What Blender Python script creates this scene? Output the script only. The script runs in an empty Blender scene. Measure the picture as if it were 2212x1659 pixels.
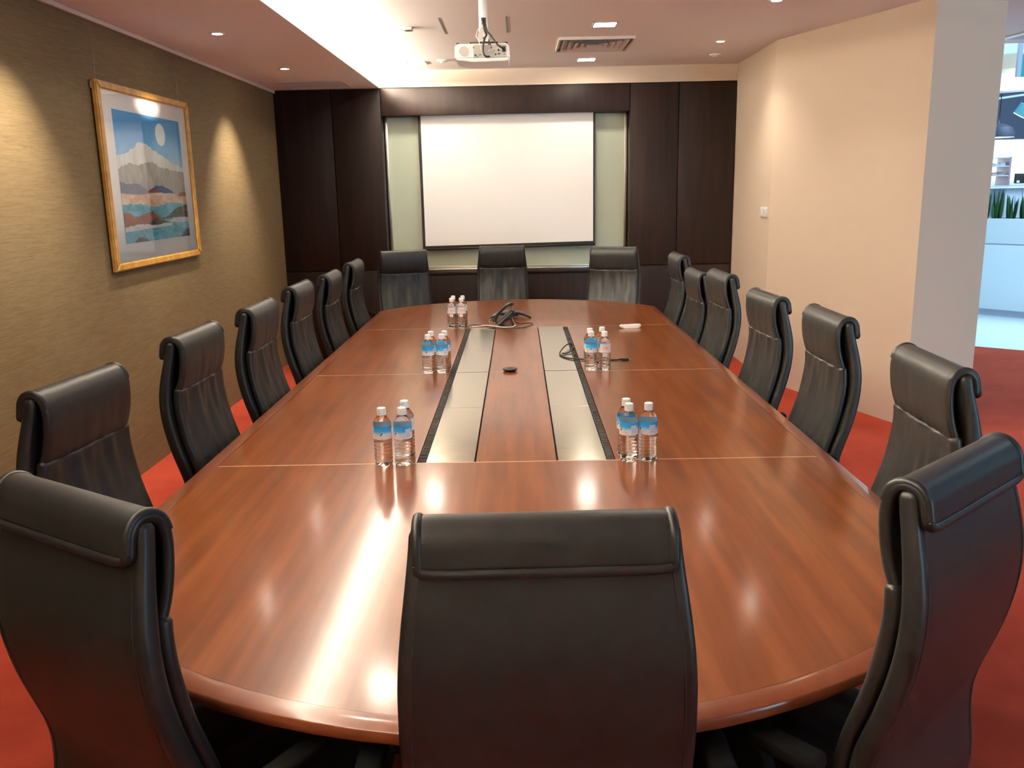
import bpy, bmesh, math, random
from mathutils import Vector, Matrix
random.seed(7)
S = bpy.context.scene
C = S.collection
PI = math.pi

# ------------------------------------------------------------------ camera
F_PX, PITCH, YAW, ROLL, CAM_Z = 1876.74, 0.219638, -0.010556, 0.0201625, 1.70
def make_camera():
    cp, sp = math.cos(PITCH), math.sin(PITCH)
    fw = Vector((math.sin(YAW)*cp, math.cos(YAW)*cp, -sp))
    rt = Vector((math.cos(YAW), -math.sin(YAW), 0))
    dn = fw.cross(rt)
    c, s = math.cos(ROLL), math.sin(ROLL)
    r2 = rt*c + dn*s
    d2 = dn*c - rt*s
    cam = bpy.data.cameras.new('camera')
    cam.sensor_width = 36; cam.sensor_fit = 'HORIZONTAL'
    cam.lens = F_PX/2212*36
    cam.clip_start = 0.05; cam.clip_end = 100
    o = bpy.data.objects.new('camera', cam); C.objects.link(o)
    m = Matrix.Identity(4)
    for i in range(3):
        m[i][0] = r2[i]; m[i][1] = -d2[i]; m[i][2] = -fw[i]
    m[2][3] = CAM_Z
    o.matrix_world = m
    S.camera = o
make_camera()

# ------------------------------------------------------------------ world, exposure, light levels
w = bpy.data.worlds.new('world'); S.world = w; w.use_nodes = True
w.node_tree.nodes['Background'].inputs[0].default_value = (0.8, 0.9, 1.0, 1)
w.node_tree.nodes['Background'].inputs[1].default_value = 0.0
S.view_settings.view_transform = 'Standard'
S.view_settings.look = 'None'
S.view_settings.gamma = 1
S.view_settings.use_curve_mapping = False
S.view_settings.exposure = 0.95

WARM = (1.0, 0.88, 0.70)
COVE_POWER = 790.0        # emission strength of the hidden cove strip
SQUARE_POWER = 70.0      # emission strength of the square recessed lamps
WASH_POWER = 105.0        # watts of each wall washer spot
ROUND_POWER = 24.0       # watts of each round downlight
LOBBY_POWER = 10.0        # emission strength of the cool lobby panels

# ------------------------------------------------------------------ materials
def principled(name, col, rough=0.5, metal=0.0, spec=0.5, **kw):
    m = bpy.data.materials.new(name); m.use_nodes = True
    b = m.node_tree.nodes['Principled BSDF']
    b.inputs['Base Color'].default_value = (*col, 1)
    b.inputs['Roughness'].default_value = rough
    b.inputs['Metallic'].default_value = metal
    b.inputs['Specular IOR Level'].default_value = spec
    for k, v in kw.items():
        b.inputs[k].default_value = v
    return m
def nodes(m):
    nt = m.node_tree
    return nt, nt.nodes['Principled BSDF']
def add(nt, t, **kw):
    n = nt.nodes.new(t)
    for k, v in kw.items(): setattr(n, k, v)
    return n
def ramp(nt, stops):
    r = nt.nodes.new('ShaderNodeValToRGB')
    e = r.color_ramp.elements
    e[0].position, e[0].color = stops[0][0], (*stops[0][1], 1)
    e[1].position, e[1].color = stops[-1][0], (*stops[-1][1], 1)
    for p, c in stops[1:-1]:
        x = e.new(p); x.color = (*c, 1)
    return r
def coords(nt, scale, kind='Object', rot=(0, 0, 0)):
    tc = nt.nodes.new('ShaderNodeTexCoord'); mp = nt.nodes.new('ShaderNodeMapping')
    mp.inputs['Scale'].default_value = scale; mp.inputs['Rotation'].default_value = rot
    nt.links.new(tc.outputs[kind], mp.inputs[0])
    return mp.outputs[0]
def noise(nt, vec, scale, detail=4, rough=0.55, dist=0.0):
    n = nt.nodes.new('ShaderNodeTexNoise')
    n.inputs['Scale'].default_value = scale; n.inputs['Detail'].default_value = detail
    n.inputs['Roughness'].default_value = rough; n.inputs['Distortion'].default_value = dist
    nt.links.new(vec, n.inputs['Vector'])
    return n.outputs['Fac']
def bump(nt, bsdf, fac, strength, dist=0.002):
    b = nt.nodes.new('ShaderNodeBump')
    b.inputs['Strength'].default_value = strength; b.inputs['Distance'].default_value = dist
    nt.links.new(fac, b.inputs['Height']); nt.links.new(b.outputs[0], bsdf.inputs['Normal'])
def emission(name, col, strength):
    m = bpy.data.materials.new(name); m.use_nodes = True
    nt = m.node_tree; nt.nodes.clear()
    e = nt.nodes.new('ShaderNodeEmission'); o = nt.nodes.new('ShaderNodeOutputMaterial')
    e.inputs[0].default_value = (*col, 1); e.inputs[1].default_value = strength
    nt.links.new(e.outputs[0], o.inputs[0])
    return m

M = {}
def grain_mat(name, dark, mid, light, rough, scale=(9, 0.9, 9), blot=0.8, spec=0.5, coat=0.0):
    m = principled(name, mid, rough, spec=spec)
    nt, b = nodes(m)
    v = coords(nt, scale)
    f1 = noise(nt, v, 2.2, 3, 0.45, 0.1)
    f2 = noise(nt, coords(nt, (scale[0]*2.5, scale[1]*1.2, scale[2]*2.5)), 3.0, 1, 0.5)
    f3 = noise(nt, coords(nt, (1.6, 1.1, 1.6)), 2.3, 5, 0.6)
    mx = add(nt, 'ShaderNodeMath', operation='MULTIPLY_ADD'); mx.inputs[1].default_value = 0.22
    nt.links.new(f2, mx.inputs[0]); nt.links.new(f1, mx.inputs[2])
    m2 = add(nt, 'ShaderNodeMath', operation='MULTIPLY_ADD'); m2.inputs[1].default_value = blot*0.4
    nt.links.new(f3, m2.inputs[0]); nt.links.new(mx.outputs[0], m2.inputs[2])
    r = ramp(nt, [(0.52, dark), (0.78, mid), (1.05 if False else 1.0, light)])
    nt.links.new(m2.outputs[0], r.inputs[0]); nt.links.new(r.outputs[0], b.inputs['Base Color'])
    if coat:
        b.inputs['Coat Weight'].default_value = coat; b.inputs['Coat Roughness'].default_value = 0.13
    return m
M['table'] = grain_mat('cherry_veneer', (0.128, 0.031, 0.006), (0.182, 0.049, 0.010), (0.235, 0.068, 0.015), 0.30, (9, 0.7, 9), spec=0.15, coat=0.55)
M['table_edge'] = grain_mat('cherry_lipping', (0.16, 0.043, 0.018), (0.195, 0.055, 0.022), (0.23, 0.068, 0.028), 0.30, (5, 2, 5), spec=0.3, coat=0.4)
M['panel'] = grain_mat('wenge_panel', (0.010, 0.0042, 0.0027), (0.017, 0.0068, 0.0043), (0.024, 0.010, 0.0065), 0.5, (9, 9, 0.6), 0.3, spec=0.25)
M['seam'] = principled('pale_seam_highlight', (0.62, 0.36, 0.22), 0.35)
M['tabledark'] = principled('table_base_dark', (0.02, 0.009, 0.006), 0.5)

def carpet():
    m = principled('red_carpet', (0.42, 0.05, 0.025), 0.95, spec=0.15)
    nt, b = nodes(m)
    f = noise(nt, coords(nt, (1, 1, 1)), 260, 3, 0.7); g = noise(nt, coords(nt, (1, 1, 1)), 2.2, 4, 0.6)
    a = add(nt, 'ShaderNodeMath', operation='MULTIPLY_ADD'); a.inputs[1].default_value = 0.6
    nt.links.new(f, a.inputs[0]); nt.links.new(g, a.inputs[2])
    r = ramp(nt, [(0.45, (0.275, 0.034, 0.017)), (1.0, (0.44, 0.062, 0.032))])
    nt.links.new(a.outputs[0], r.inputs[0]); nt.links.new(r.outputs[0], b.inputs['Base Color'])
    bump(nt, b, f, 0.6, 0.004)
    return m
M['carpet'] = carpet()
def fabric_wall():
    m = principled('olive_wallcovering', (0.30, 0.21, 0.10), 0.7, spec=0.3)
    nt, b = nodes(m)
    f = noise(nt, coords(nt, (1, 6, 150)), 3.0, 5, 0.65); g = noise(nt, coords(nt, (1, 2.0, 40)), 4, 4, 0.6)
    a = add(nt, 'ShaderNodeMath', operation='MULTIPLY_ADD'); a.inputs[1].default_value = 0.7
    nt.links.new(f, a.inputs[0]); nt.links.new(g, a.inputs[2])
    r = ramp(nt, [(0.5, (0.122, 0.082, 0.037)), (1.0, (0.20, 0.140, 0.070))])
    nt.links.new(a.outputs[0], r.inputs[0]); nt.links.new(r.outputs[0], b.inputs['Base Color'])
    bump(nt, b, f, 0.15, 0.001)
    return m
M['leftwall'] = fabric_wall()
def paint(name, col, rough=0.8):
    m = principled(name, col, rough, spec=0.3)
    nt, b = nodes(m)
    bump(nt, b, noise(nt, coords(nt, (1, 1, 1)), 180, 2), 0.05, 0.001)
    return m
M['cream'] = paint('cream_wallcovering', (0.68, 0.56, 0.44))
M['ceiling'] = paint('ceiling_paint', (0.88, 0.85, 0.83), 0.9)
M['white'] = principled('white_plastic', (0.85, 0.82, 0.78), 0.35)
M['cap'] = principled('cap_plastic', (0.9, 0.88, 0.86), 0.4)
M['offwhite'] = principled('offwhite_metal', (0.72, 0.68, 0.62), 0.4)
M['black'] = principled('black_plastic', (0.012, 0.012, 0.013), 0.4)
M['rubber'] = principled('black_rubber', (0.015, 0.014, 0.014), 0.65)
M['armpad'] = principled('arm_polyurethane', (0.004, 0.004, 0.004), 0.8, spec=0.1)
M['darkmetal'] = principled('dark_metal', (0.05, 0.04, 0.04), 0.4, 0.6)
M['chrome'] = principled('brushed_steel', (0.6, 0.58, 0.55), 0.25, 1.0)
M['alu'] = principled('aluminium', (0.55, 0.52, 0.47), 0.35, 1.0)
def brushed_plate():
    m = principled('brushed_plate', (0.52, 0.47, 0.38), 0.2, 1.0)
    nt, b = nodes(m)
    f = noise(nt, coords(nt, (6, 160, 6)), 3, 4, 0.6)
    r = ramp(nt, [(0.3, (0.14, 0.14, 0.14)), (0.8, (0.24, 0.24, 0.24))])
    nt.links.new(f, r.inputs[0]); nt.links.new(r.outputs[0], b.inputs['Roughness'])
    return m
M['plate'] = brushed_plate()
def leather():
    m = principled('black_leather', (0.022, 0.02, 0.018), 0.42, spec=0.42)
    nt, b = nodes(m)
    n = nt.nodes.new('ShaderNodeTexVoronoi'); n.inputs['Scale'].default_value = 520
    nt.links.new(coords(nt, (1, 1, 1)), n.inputs['Vector'])
    f = noise(nt, coords(nt, (1, 1, 1)), 22, 4, 0.6)
    r = ramp(nt, [(0.3, (0.010, 0.0095, 0.009)), (0.8, (0.017, 0.016, 0.0148))])
    nt.links.new(f, r.inputs[0]); nt.links.new(r.outputs[0], b.inputs['Base Color'])
    bump(nt, b, n.outputs['Distance'], 0.16, 0.0008)
    return m
M['leather'] = leather()
M['stitch'] = principled('thread', (0.012, 0.011, 0.011), 0.7)
M['glassboard'] = principled('green_back_painted_glass', (0.54, 0.60, 0.47), 0.06, spec=0.6)
M['screen'] = principled('matte_screen', (0.95, 0.94, 0.90), 0.85, spec=0.2)
M['screenblack'] = principled('screen_black', (0.012, 0.009, 0.008), 0.7)
M['gold'] = grain_mat('gilt_wood_frame', (0.42, 0.20, 0.035), (0.55, 0.28, 0.055), (0.64, 0.35, 0.08), 0.32, (8, 8, 8), 0.3)
M['mat'] = principled('mat_board', (0.93, 0.88, 0.85), 0.8)
M['warm_lamp'] = emission('warm_lamp', (1.0, 0.91, 0.76), SQUARE_POWER)
M['spot_lamp'] = emission('spot_lamp', (1.0, 0.88, 0.75), 60.0)
M['cove_lamp'] = emission('cove_lamp', (1.0, 0.90, 0.73), COVE_POWER)
M['cool_lamp'] = emission('cool_lamp', (0.50, 0.80, 1.0), LOBBY_POWER)
M['front_glow'] = emission('added_front_light', (0.46, 0.79, 1.0), 5.4)
M['wall_pane_glow'] = emission('bright_wall_pane', (0.78, 0.93, 1.0), 3.0)
M['lobbywhite'] = principled('lobby_white', (0.72, 0.80, 0.86), 0.35)
M['marble'] = principled('marble', (0.70, 0.74, 0.75), 0.3)
M['teal'] = principled('teal_panel', (0.01, 0.30, 0.30), 0.5)
M['lobbydark'] = principled('lobby_dark', (0.05, 0.06, 0.10), 0.6)
M['lobbygrey'] = principled('lobby_grey', (0.42, 0.44, 0.55), 0.5)
M['leaf'] = principled('leaf_green', (0.03, 0.11, 0.03), 0.45)

# ------------------------------------------------------------------ mesh helpers
def obj(name, bm, mat, parent=None, smooth=False, mats=None):
    me = bpy.data.meshes.new(name)
    bmesh.ops.recalc_face_normals(bm, faces=bm.faces)
    bm.to_mesh(me); bm.free()
    if smooth:
        for p in me.polygons: p.use_smooth = True
    for m in (mats or [mat]): me.materials.append(m)
    o = bpy.data.objects.new(name, me); C.objects.link(o)
    if parent: o.parent = parent
    return o
def auto(o, ang=35):
    me = o.data
    for p in me.polygons: p.use_smooth = True
    me.set_sharp_from_angle(angle=math.radians(ang))
    return o
def tag(o, label, cat, group=None):
    o['label'] = label; o['category'] = cat
    if group: o['group'] = group
    return o
def thing(name, label, cat, loc=(0, 0, 0), rotz=0, group=None):
    o = bpy.data.objects.new(name, None); C.objects.link(o)
    o.empty_display_size = 0.1
    o.location = loc; o.rotation_euler = (0, 0, rotz)
    return tag(o, label, cat, group)
def struct(name, bm, mat, label=None):
    o = obj(name, bm, mat); o['kind'] = 'structure'
    if label: o['label'] = label
    return o
def box(bm, x0, x1, y0, y1, z0, z1, bev=0.0, seg=2, mat=0):
    r = bmesh.ops.create_cube(bm, size=1.0)
    vs = r['verts']
    for v in vs:
        v.co = Vector((x0 if v.co.x < 0 else x1, y0 if v.co.y < 0 else y1, z0 if v.co.z < 0 else z1))
    fs = set(f for v in vs for f in v.link_faces)
    for f in fs: f.material_index = mat
    if bev:
        es = list({e for v in vs for e in v.link_edges})
        bmesh.ops.bevel(bm, geom=es, offset=bev, segments=seg, affect='EDGES', profile=0.5)
    return bm
def boxo(name, x0, x1, y0, y1, z0, z1, mat, parent=None, bev=0.0, seg=2):
    bm = bmesh.new(); box(bm, x0, x1, y0, y1, z0, z1, bev, seg)
    o = obj(name, bm, mat, parent)
    if bev: auto(o)
    return o
def prism(bm, poly, z0, z1):
    a = [bm.verts.new((x, y, z0)) for x, y in poly]; b = [bm.verts.new((x, y, z1)) for x, y in poly]
    bm.faces.new(a[::-1]); bm.faces.new(b)
    n = len(poly)
    for i in range(n):
        bm.faces.new((a[i], a[(i+1) % n], b[(i+1) % n], b[i]))
    return bm
def lathe(bm, prof, n=32, off=(0, 0, 0), cap=True, fn=None):
    rings = []
    for r, z in prof:
        ring = []
        for i in range(n):
            t = 2*PI*i/n
            rr = fn(r, z, t) if fn else r
            ring.append(bm.verts.new((off[0]+rr*math.cos(t), off[1]+rr*math.sin(t), off[2]+z)))
        rings.append(ring)
    for a, b in zip(rings, rings[1:]):
        for i in range(n):
            bm.faces.new((a[i], a[(i+1) % n], b[(i+1) % n], b[i]))
    if cap:
        bm.faces.new(rings[0][::-1]); bm.faces.new(rings[-1])
    return rings
def spline(pts, k=6):
    P = [Vector(p) for p in pts]; out = []
    for i in range(len(P)-1):
        p0 = P[max(i-1, 0)]; p1 = P[i]; p2 = P[i+1]; p3 = P[min(i+2, len(P)-1)]
        for j in range(k):
            t = j/k
            out.append(0.5*((2*p1)+(p2-p0)*t+(2*p0-5*p1+4*p2-p3)*t*t+(3*p1-p0-3*p2+p3)*t**3))
    out.append(P[-1]); return out
def tube(bm, pts, r, n=8, k=6, smooth=True):
    P = spline(pts, k) if smooth else [Vector(p) for p in pts]
    T = [(P[min(i+1, len(P)-1)]-P[max(i-1, 0)]).normalized() for i in range(len(P))]
    up = Vector((0, 0, 1)) if abs(T[0].z) < 0.9 else Vector((1, 0, 0))
    nrm = (up - T[0]*up.dot(T[0])).normalized()
    rings = []
    for p, t in zip(P, T):
        nrm = (nrm - t*nrm.dot(t)).normalized(); b = t.cross(nrm)
        rings.append([bm.verts.new(p + (nrm*math.cos(2*PI*i/n)+b*math.sin(2*PI*i/n))*r) for i in range(n)])
    for a, b in zip(rings, rings[1:]):
        for i in range(n): bm.faces.new((a[i], a[(i+1) % n], b[(i+1) % n], b[i]))
    bm.faces.new(rings[0][::-1]); bm.faces.new(rings[-1])
    return bm
def tubeo(name, pts, r, mat, parent=None, n=8, k=6):
    bm = bmesh.new(); tube(bm, pts, r, n, k)
    return obj(name, bm, mat, parent, smooth=True)
def cylo(name, r, z0, z1, mat, parent=None, off=(0, 0), n=24, prof=None):
    bm = bmesh.new(); lathe(bm, prof or [(r, z0), (r, z1)], n, (off[0], off[1], 0))
    return auto(obj(name, bm, mat, parent))

# ------------------------------------------------------------------ the room
X_L, Y_B, Z_S, Z_C = -2.39, 8.95, 2.70, 2.86
X_COVE = -1.335
Y_F = -1.7
# carpet and lobby floor share the diagonal joint
bm = bmesh.new()
prism(bm, [(X_L-0.2, Y_F), (9.0, Y_F), (9.0, 5.70), (5.138, 8.758), (4.787, 9.036), (4.0, 9.66), (X_L-0.2, 9.66)], -0.06, 0.0)
struct('floor', bm, M['carpet'], 'red carpet running through the meeting room into the lobby')
bm = bmesh.new()
prism(bm, [(9.0, 5.70), (14.0, 5.70), (14.0, 15.0), (3.2, 15.0), (3.2, 9.66), (4.0, 9.66), (4.787, 9.036), (5.138, 8.758)], -0.06, -0.004)
struct('floor_lobby', bm, M['marble'], 'pale polished stone floor of the lobby')

bm = bmesh.new(); box(bm, X_L-0.2, X_L, Y_F, 9.3, 0, 3.1)
struct('wall_left', bm, M['leftwall'], 'olive fabric wallcovering on the picture wall')
bm = bmesh.new(); box(bm, X_L, 2.17, 9.2, 9.32, 0, 3.1)
WB = struct('wall_back', bm, M['panel'], 'dark panelled wall around the projection screen')
bm = bmesh.new()
prism(bm, [(2.172, 9.3), (2.172, 8.2), (2.155, 7.6), (2.723, 6.0), (3.2797, 6.198), (2.73, 7.8), (2.75, 9.3)], 0, 3.1)
struct('wall_right', bm, M['cream'], 'cream papered wall with a bend and a squared end face')
bm = bmesh.new(); box(bm, X_L, 9.0, Y_F-0.15, Y_F, 0, 3.5)
struct('wall_front', bm, M['cream'])
# unseen glowing front, added for the cool light on column and chairs
bm = bmesh.new(); box(bm, 4.2, 8.8, Y_F+0.002, Y_F+0.02, 0.25, 2.6)
o = obj('added_front_glow_offscreen', bm, M['front_glow']); o['kind'] = 'structure'
for k in range(5):
    boxo('glow_front_bar', 4.18+1.15*k, 4.23+1.15*k, Y_F+0.004, Y_F+0.06, 0.2, 2.65, M['darkmetal'], o)
# main ceiling, reaches over the cove behind the soffit
bm = bmesh.new()
prism(bm, [(-1.78, Y_F), (5.2, Y_F), (5.2, 8.05), (2.75, 8.05), (2.75, 9.2), (-1.78, 9.2)], Z_C, Z_C+0.1)
CE = struct('ceiling', bm, M['ceiling'], 'painted ceiling with recessed lamps')
bm = bmesh.new()
box(bm, X_L, X_COVE, Y_F, Y_B, Z_S, Z_S+0.03)
box(bm, -1.80, -1.78, Y_F, Y_B, Z_S+0.03, Z_C)
struct('ceiling_soffit', bm, M['ceiling'], 'lower ceiling strip along the picture wall with a lit cove edge')
# fascia above the panelling
bm = bmesh.new(); box(bm, -1.78, 2.172, Y_B+0.006, 9.2, Z_S+0.004, Z_C)
struct('wall_fascia', bm, M['cream'], 'cream band between panelling and ceiling')
# cornice on the picture wall
bm = bmesh.new(); box(bm, X_L, X_L+0.022, Y_F, Y_B, Z_S-0.028, Z_S-0.002, 0.004)
struct('trim_1', bm, principled('trim_paint', (0.72, 0.6, 0.52), 0.6), 'thin picture rail under the soffit')

# panelling, every board its own piece
g = 0.003
for x0, x1 in ((X_L, -1.822), (-1.822, X_COVE), (1.122, 1.604), (1.604, 2.17)):
    for z0, z1 in ((0.02, 0.922), (0.922, Z_S)):
        boxo('wood_panel', x0+g, x1-g, Y_B, 9.19, z0+g, z1-g, M['panel'], WB, 0.003)
boxo('header_panel', X_COVE+g, 1.122-g, Y_B-0.008, 9.19, 2.44, Z_S-g, M['panel'], WB, 0.003)
boxo('lower_panel', X_COVE+g, 1.122-g, Y_B+0.02, 9.19, 0.02, 0.862, M['panel'], WB, 0.003)
boxo('ledge_panel', X_COVE+g, 1.122-g, Y_B+0.0, 9.19, 0.865, 0.895, M['panel'], WB, 0.004)

# glass writing board in the niche
gb = thing('glass_board', 'pale green glass writing board in the dark niche behind the screen', 'whiteboard', (-0.105, 9.14, 0.897))
def gbo(n, x0, x1, y0, y1, z0, z1, m, bev=0.0):
    return boxo(n, x0+0.105, x1+0.105, y0-9.14, y1-9.14, z0-0.897, z1-0.897, m, gb, bev)
gbo('glass_panel', -1.30, 1.09, 9.145, 9.155, 0.925, 2.437, M['glassboard'])
gbo('frame_side', -1.331, -1.30, 9.12, 9.17, 0.897, 2.437, M['alu'], 0.003)
gbo('frame_side', 1.09, 1.118, 9.12, 9.17, 0.897, 2.437, M['alu'], 0.003)
gbo('pen_tray', -1.30, 1.09, 9.06, 9.145, 0.897, 0.915, M['alu'], 0.004)
gbo('frame_bottom', -1.30, 1.09, 9.13, 9.16, 0.915, 0.935, M['alu'], 0.003)

# pull-down projection screen
ps = thing('projection_screen', 'white pull-down projection screen with black border hanging from the panelled header', 'screen', (-0.1, 9.05, 1.14))
def quadbox(bm, q, y0, y1):
    a = [bm.verts.new((x, y0, z)) for x, z in q]; b = [bm.verts.new((x, y1, z)) for x, z in q]
    bm.faces.new(a); bm.faces.new(b[::-1])
    for i in range(4): bm.faces.new((a[i], b[i], b[(i+1) % 4], a[(i+1) % 4]))
def scr(n, q, y0, y1, m):
    bm = bmesh.new(); quadbox(bm, [(x+0.1, z-1.14) for x, z in q], y0-9.05, y1-9.05)
    return obj(n, bm, m, ps)
zl, zr = 1.118, 1.139
scr('border', [(-0.985, zl), (0.79, zr), (0.79, 2.445), (-0.985, 2.445)], 9.05, 9.0535, M['screenblack'])
scr('screen_fabric', [(-0.957, zl+0.034), (0.768, zr+0.034), (0.768, 2.4445), (-0.957, 2.4445)], 9.047, 9.0499, M['screen'])
bb = bmesh.new()
tube(bb, [(-0.885, -0.004, zl-1.14), (0.89, -0.004, zr-1.14)], 0.011, 10, 2)
obj('bottom_bar', bb, M['screenblack'], ps, smooth=True)

# ------------------------------------------------------------------ lamps
def spot(parent, loc, power, angle, blend, col, tilt=(0, 0, 0), radius=0.03, off=''):
    l = bpy.data.lights.new('spot_beam', 'SPOT'); l.energy = power; l.color = col
    l.spot_size = math.radians(angle); l.spot_blend = blend; l.shadow_soft_size = radius
    o = bpy.data.objects.new('spot_beam'+off, l); C.objects.link(o); o.parent = parent
    o.location = loc; o.rotation_euler = tilt
def round_lamp(x, y, z, label, group, power, angle, blend, tilt=(0, 0, 0), cat='downlight', off=''):
    t = thing('downlight'+off, label, cat, (x, y, z), 0, group)
    bm = bmesh.new()
    lathe(bm, [(0.032, -0.001), (0.033, -0.005), (0.046, -0.006), (0.049, 0.0)], 28, cap=False)
    auto(obj('trim_ring', bm, M['offwhite'], t))
    bm = bmesh.new(); lathe(bm, [(0.031, -0.003), (0.031, -0.001)], 24)
    obj('bulb', bm, M['spot_lamp'], t)
    spot(t, (0, 0, -0.02), power, angle, blend, WARM, tilt, off=off)
for y in (4.19, 5.814, 7.44):
    round_lamp(-1.875, y, Z_S, 'small round wall-washer lamp recessed in the soffit above the olive wall', 'wall-washer lamps in the soffit', WASH_POWER, 72, 1.0, (0, math.radians(22), 0), off='_offscreen' if y < 5 else '')
for y in (4.42, 6.009, 7.593):
    round_lamp(1.69, y, Z_C, 'small round downlight in the main ceiling along the cream wall', 'round downlights along the cream wall', ROUND_POWER, 120, 1.0, off='_offscreen' if y < 5 else '')
for x, y in [(0.655, v) for v in (8.455, 6.72, 4.985, 3.25)] + [(-0.905, v) for v in (8.455, 4.95, 3.2)]:
    t = thing('square_downlight'+('_offscreen' if y < 5.5 else ''), 'square recessed ceiling lamp with frosted glowing panel above the table', 'ceiling light', (x, y, Z_C), 0, 'square ceiling lamps')
    bm = bmesh.new()
    for a in range(4):
        b2 = bmesh.new(); box(b2, -0.088, 0.088, 0.078, 0.088, -0.006, 0.0)
        b2.transform(Matrix.Rotation(a*PI/2, 4, 'Z')); me = bpy.data.meshes.new('t'); b2.to_mesh(me); b2.free(); bm.from_mesh(me); bpy.data.meshes.remove(me)
    obj('frame', bm, M['offwhite'], t)
    bm = bmesh.new(); vs = [bm.verts.new(c) for c in ((-0.077, -0.077, -0.003), (-0.077, 0.077, -0.003), (0.077, 0.077, -0.003), (0.077, -0.077, -0.003))]
    bm.faces.new(vs)
    me = bpy.data.meshes.new('diffuser'); bm.to_mesh(me); bm.free(); me.materials.append(M['warm_lamp'])
    o = bpy.data.objects.new('diffuser', me); C.objects.link(o); o.parent = t
t = thing('cove_light', 'long hidden strip lamp lying on the soffit edge and lighting the ceiling', 'strip light', (-1.52, (Y_F+Y_B)/2, Z_S+0.03))
L = (Y_B-Y_F)/2-0.06
bm = bmesh.new(); box(bm, -0.03, 0.03, -L, L, 0, 0.02); obj('batten', bm, M['offwhite'], t)
bm = bmesh.new(); vs = [bm.verts.new(c) for c in ((-0.02, -L, 0.0215), (0.02, -L, 0.0215), (0.02, L, 0.0215), (-0.02, L, 0.0215))]
bm.faces.new(vs)
me = bpy.data.meshes.new('tube_lamp'); bm.to_mesh(me); bm.free(); me.materials.append(M['cove_lamp'])
o = bpy.data.objects.new('tube_lamp', me); C.objects.link(o); o.parent = t

# ------------------------------------------------------------------ conference table
TX, TC, HW, HL, TZ = -0.022, 4.542, 1.127, 3.172, 0.75
SAG = 0.62
ARC_R = (HW*HW+SAG*SAG)/(2*SAG)
def outline(inset, n=28):
    """boat-shaped outline, local to the table centre, counter-clockwise"""
    hw = HW-inset; r = ARC_R-inset; cy = HL-ARC_R
    a = math.asin(hw/r); pts = []
    for i in range(n+1):
        t = -a+2*a*i/n
        pts.append((r*math.sin(t)*-1, cy+r*math.cos(t)))
    pts = pts[::-1]                                 # left to right along the far end
    far = pts[::-1]                                 # right to left
    near = [(-x, -y) for x, y in far]
    return far[::1], near
table = thing('conference_table', 'long cherry wood conference table with rounded ends and metal cable covers', 'table', (TX, TC, 0))
TH = 0.027
BORDER = 0.052
# lipping ring
fo, no = outline(0.0); fi, ni = outline(BORDER)
outer = no+fo; inner = ni+fi
bm = bmesh.new()
def ringverts(pts, z): return [bm.verts.new((x, y, z)) for x, y in pts]
fo2, no2 = outline(0.003); mid = no2+fo2
A = ringverts(outer, TZ-TH+0.004); B = ringverts(outer, TZ-0.003); D = ringverts(mid, TZ); E_ = ringverts(inner, TZ); G = ringverts(inner, TZ-TH)
A2 = ringverts(mid, TZ-TH)
n = len(outer)
for a, b in ((A, B), (B, D), (D, E_), (E_, G), (G, A2), (A2, A)):
    for i in range(n):
        bm.faces.new((a[i], a[(i+1) % n], b[(i+1) % n], b[i]))
o = obj('edge_band', bm, M['table_edge'], table); auto(o, 50)
# veneered panels
iw = HW-BORDER
gap = 0.0015
y1 = 1.563
def end_panel(sgn):
    far, near = outline(BORDER+0.0006)
    pts = [p for p in far]                          # right to left or so
    pts = sorted(pts, key=lambda p: p[0])
    poly = [(pts[0][0], y1+gap)]+pts+[(pts[-1][0], y1+gap)]
    poly = [(x*sgn, y*sgn) for x, y in poly]
    bm = bmesh.new(); prism(bm, poly, TZ-TH+0.004, TZ)
    return obj('end_panel', bm, M['table'], table)
end_panel(1); end_panel(-1)
XB, XP, XI = 0.356, 0.328, 0.148
def tp(name, x0, x1, ya, yb, z0, z1, m, bev=0.0008):
    return boxo(name, x0+gap*0.6, x1-gap*0.6, ya+gap, yb-gap, z0, z1, m, table, bev, 1)
for sx in (-1, 1):
    for ya, yb in ((-y1, 0.0), (0.0, y1)):
        a, b = sorted((sx*XB, sx*(iw-0.0006)))
        tp('side_panel', a, b, ya, yb, TZ-TH+0.004, TZ, M['table'])
    a, b = sorted((sx*XB, sx*XP))
    for ya, yb in ((-y1, -0.76), (-0.76, 0.0), (0.0, 0.77), (0.77, y1)):
        bs = boxo('brush_strip', a+0.001, b-0.001, ya+0.001, yb-0.001, TZ-TH+0.004, TZ-0.004, M['rubber'], table)
    # bristles leaning unevenly over the slot
    bm = bmesh.new()
    k = 0
    yy = -y1+0.004
    while yy < y1-0.006:
        wd = random.uniform(0.005, 0.012)
        box(bm, a+0.003+random.uniform(0, 0.002), b-0.002-random.uniform(0, 0.003), yy, yy+wd-0.0015, TZ-0.004, TZ-0.001-random.uniform(0, 0.0022))
        yy += wd
    o = obj('brush_bristles', bm, principled('bristle', (0.022, 0.017, 0.013), 0.8), table); o['kind'] = 'stuff'
    a, b = sorted((sx*XP, sx*XI))
    cuts = (-y1, -0.757, 0.022 if sx < 0 else 0.027, 0.771, y1)
    for i, (ya, yb) in enumerate(zip(cuts, cuts[1:])):
        ex = 0.004 if sx > 0 and i == 2 else 0.0015
        tp('cable_cover', a+0.002, b-0.002, ya+ex, yb, TZ-TH+0.004, TZ-0.001+0.0006*((i+sx) % 2), M['plate'])
for ya, yb in ((-y1, 0.022), (0.022, y1)):
    tp('centre_panel', -XI+0.002, XI-0.002, ya, yb, TZ-TH+0.004, TZ, M['table'])
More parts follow.
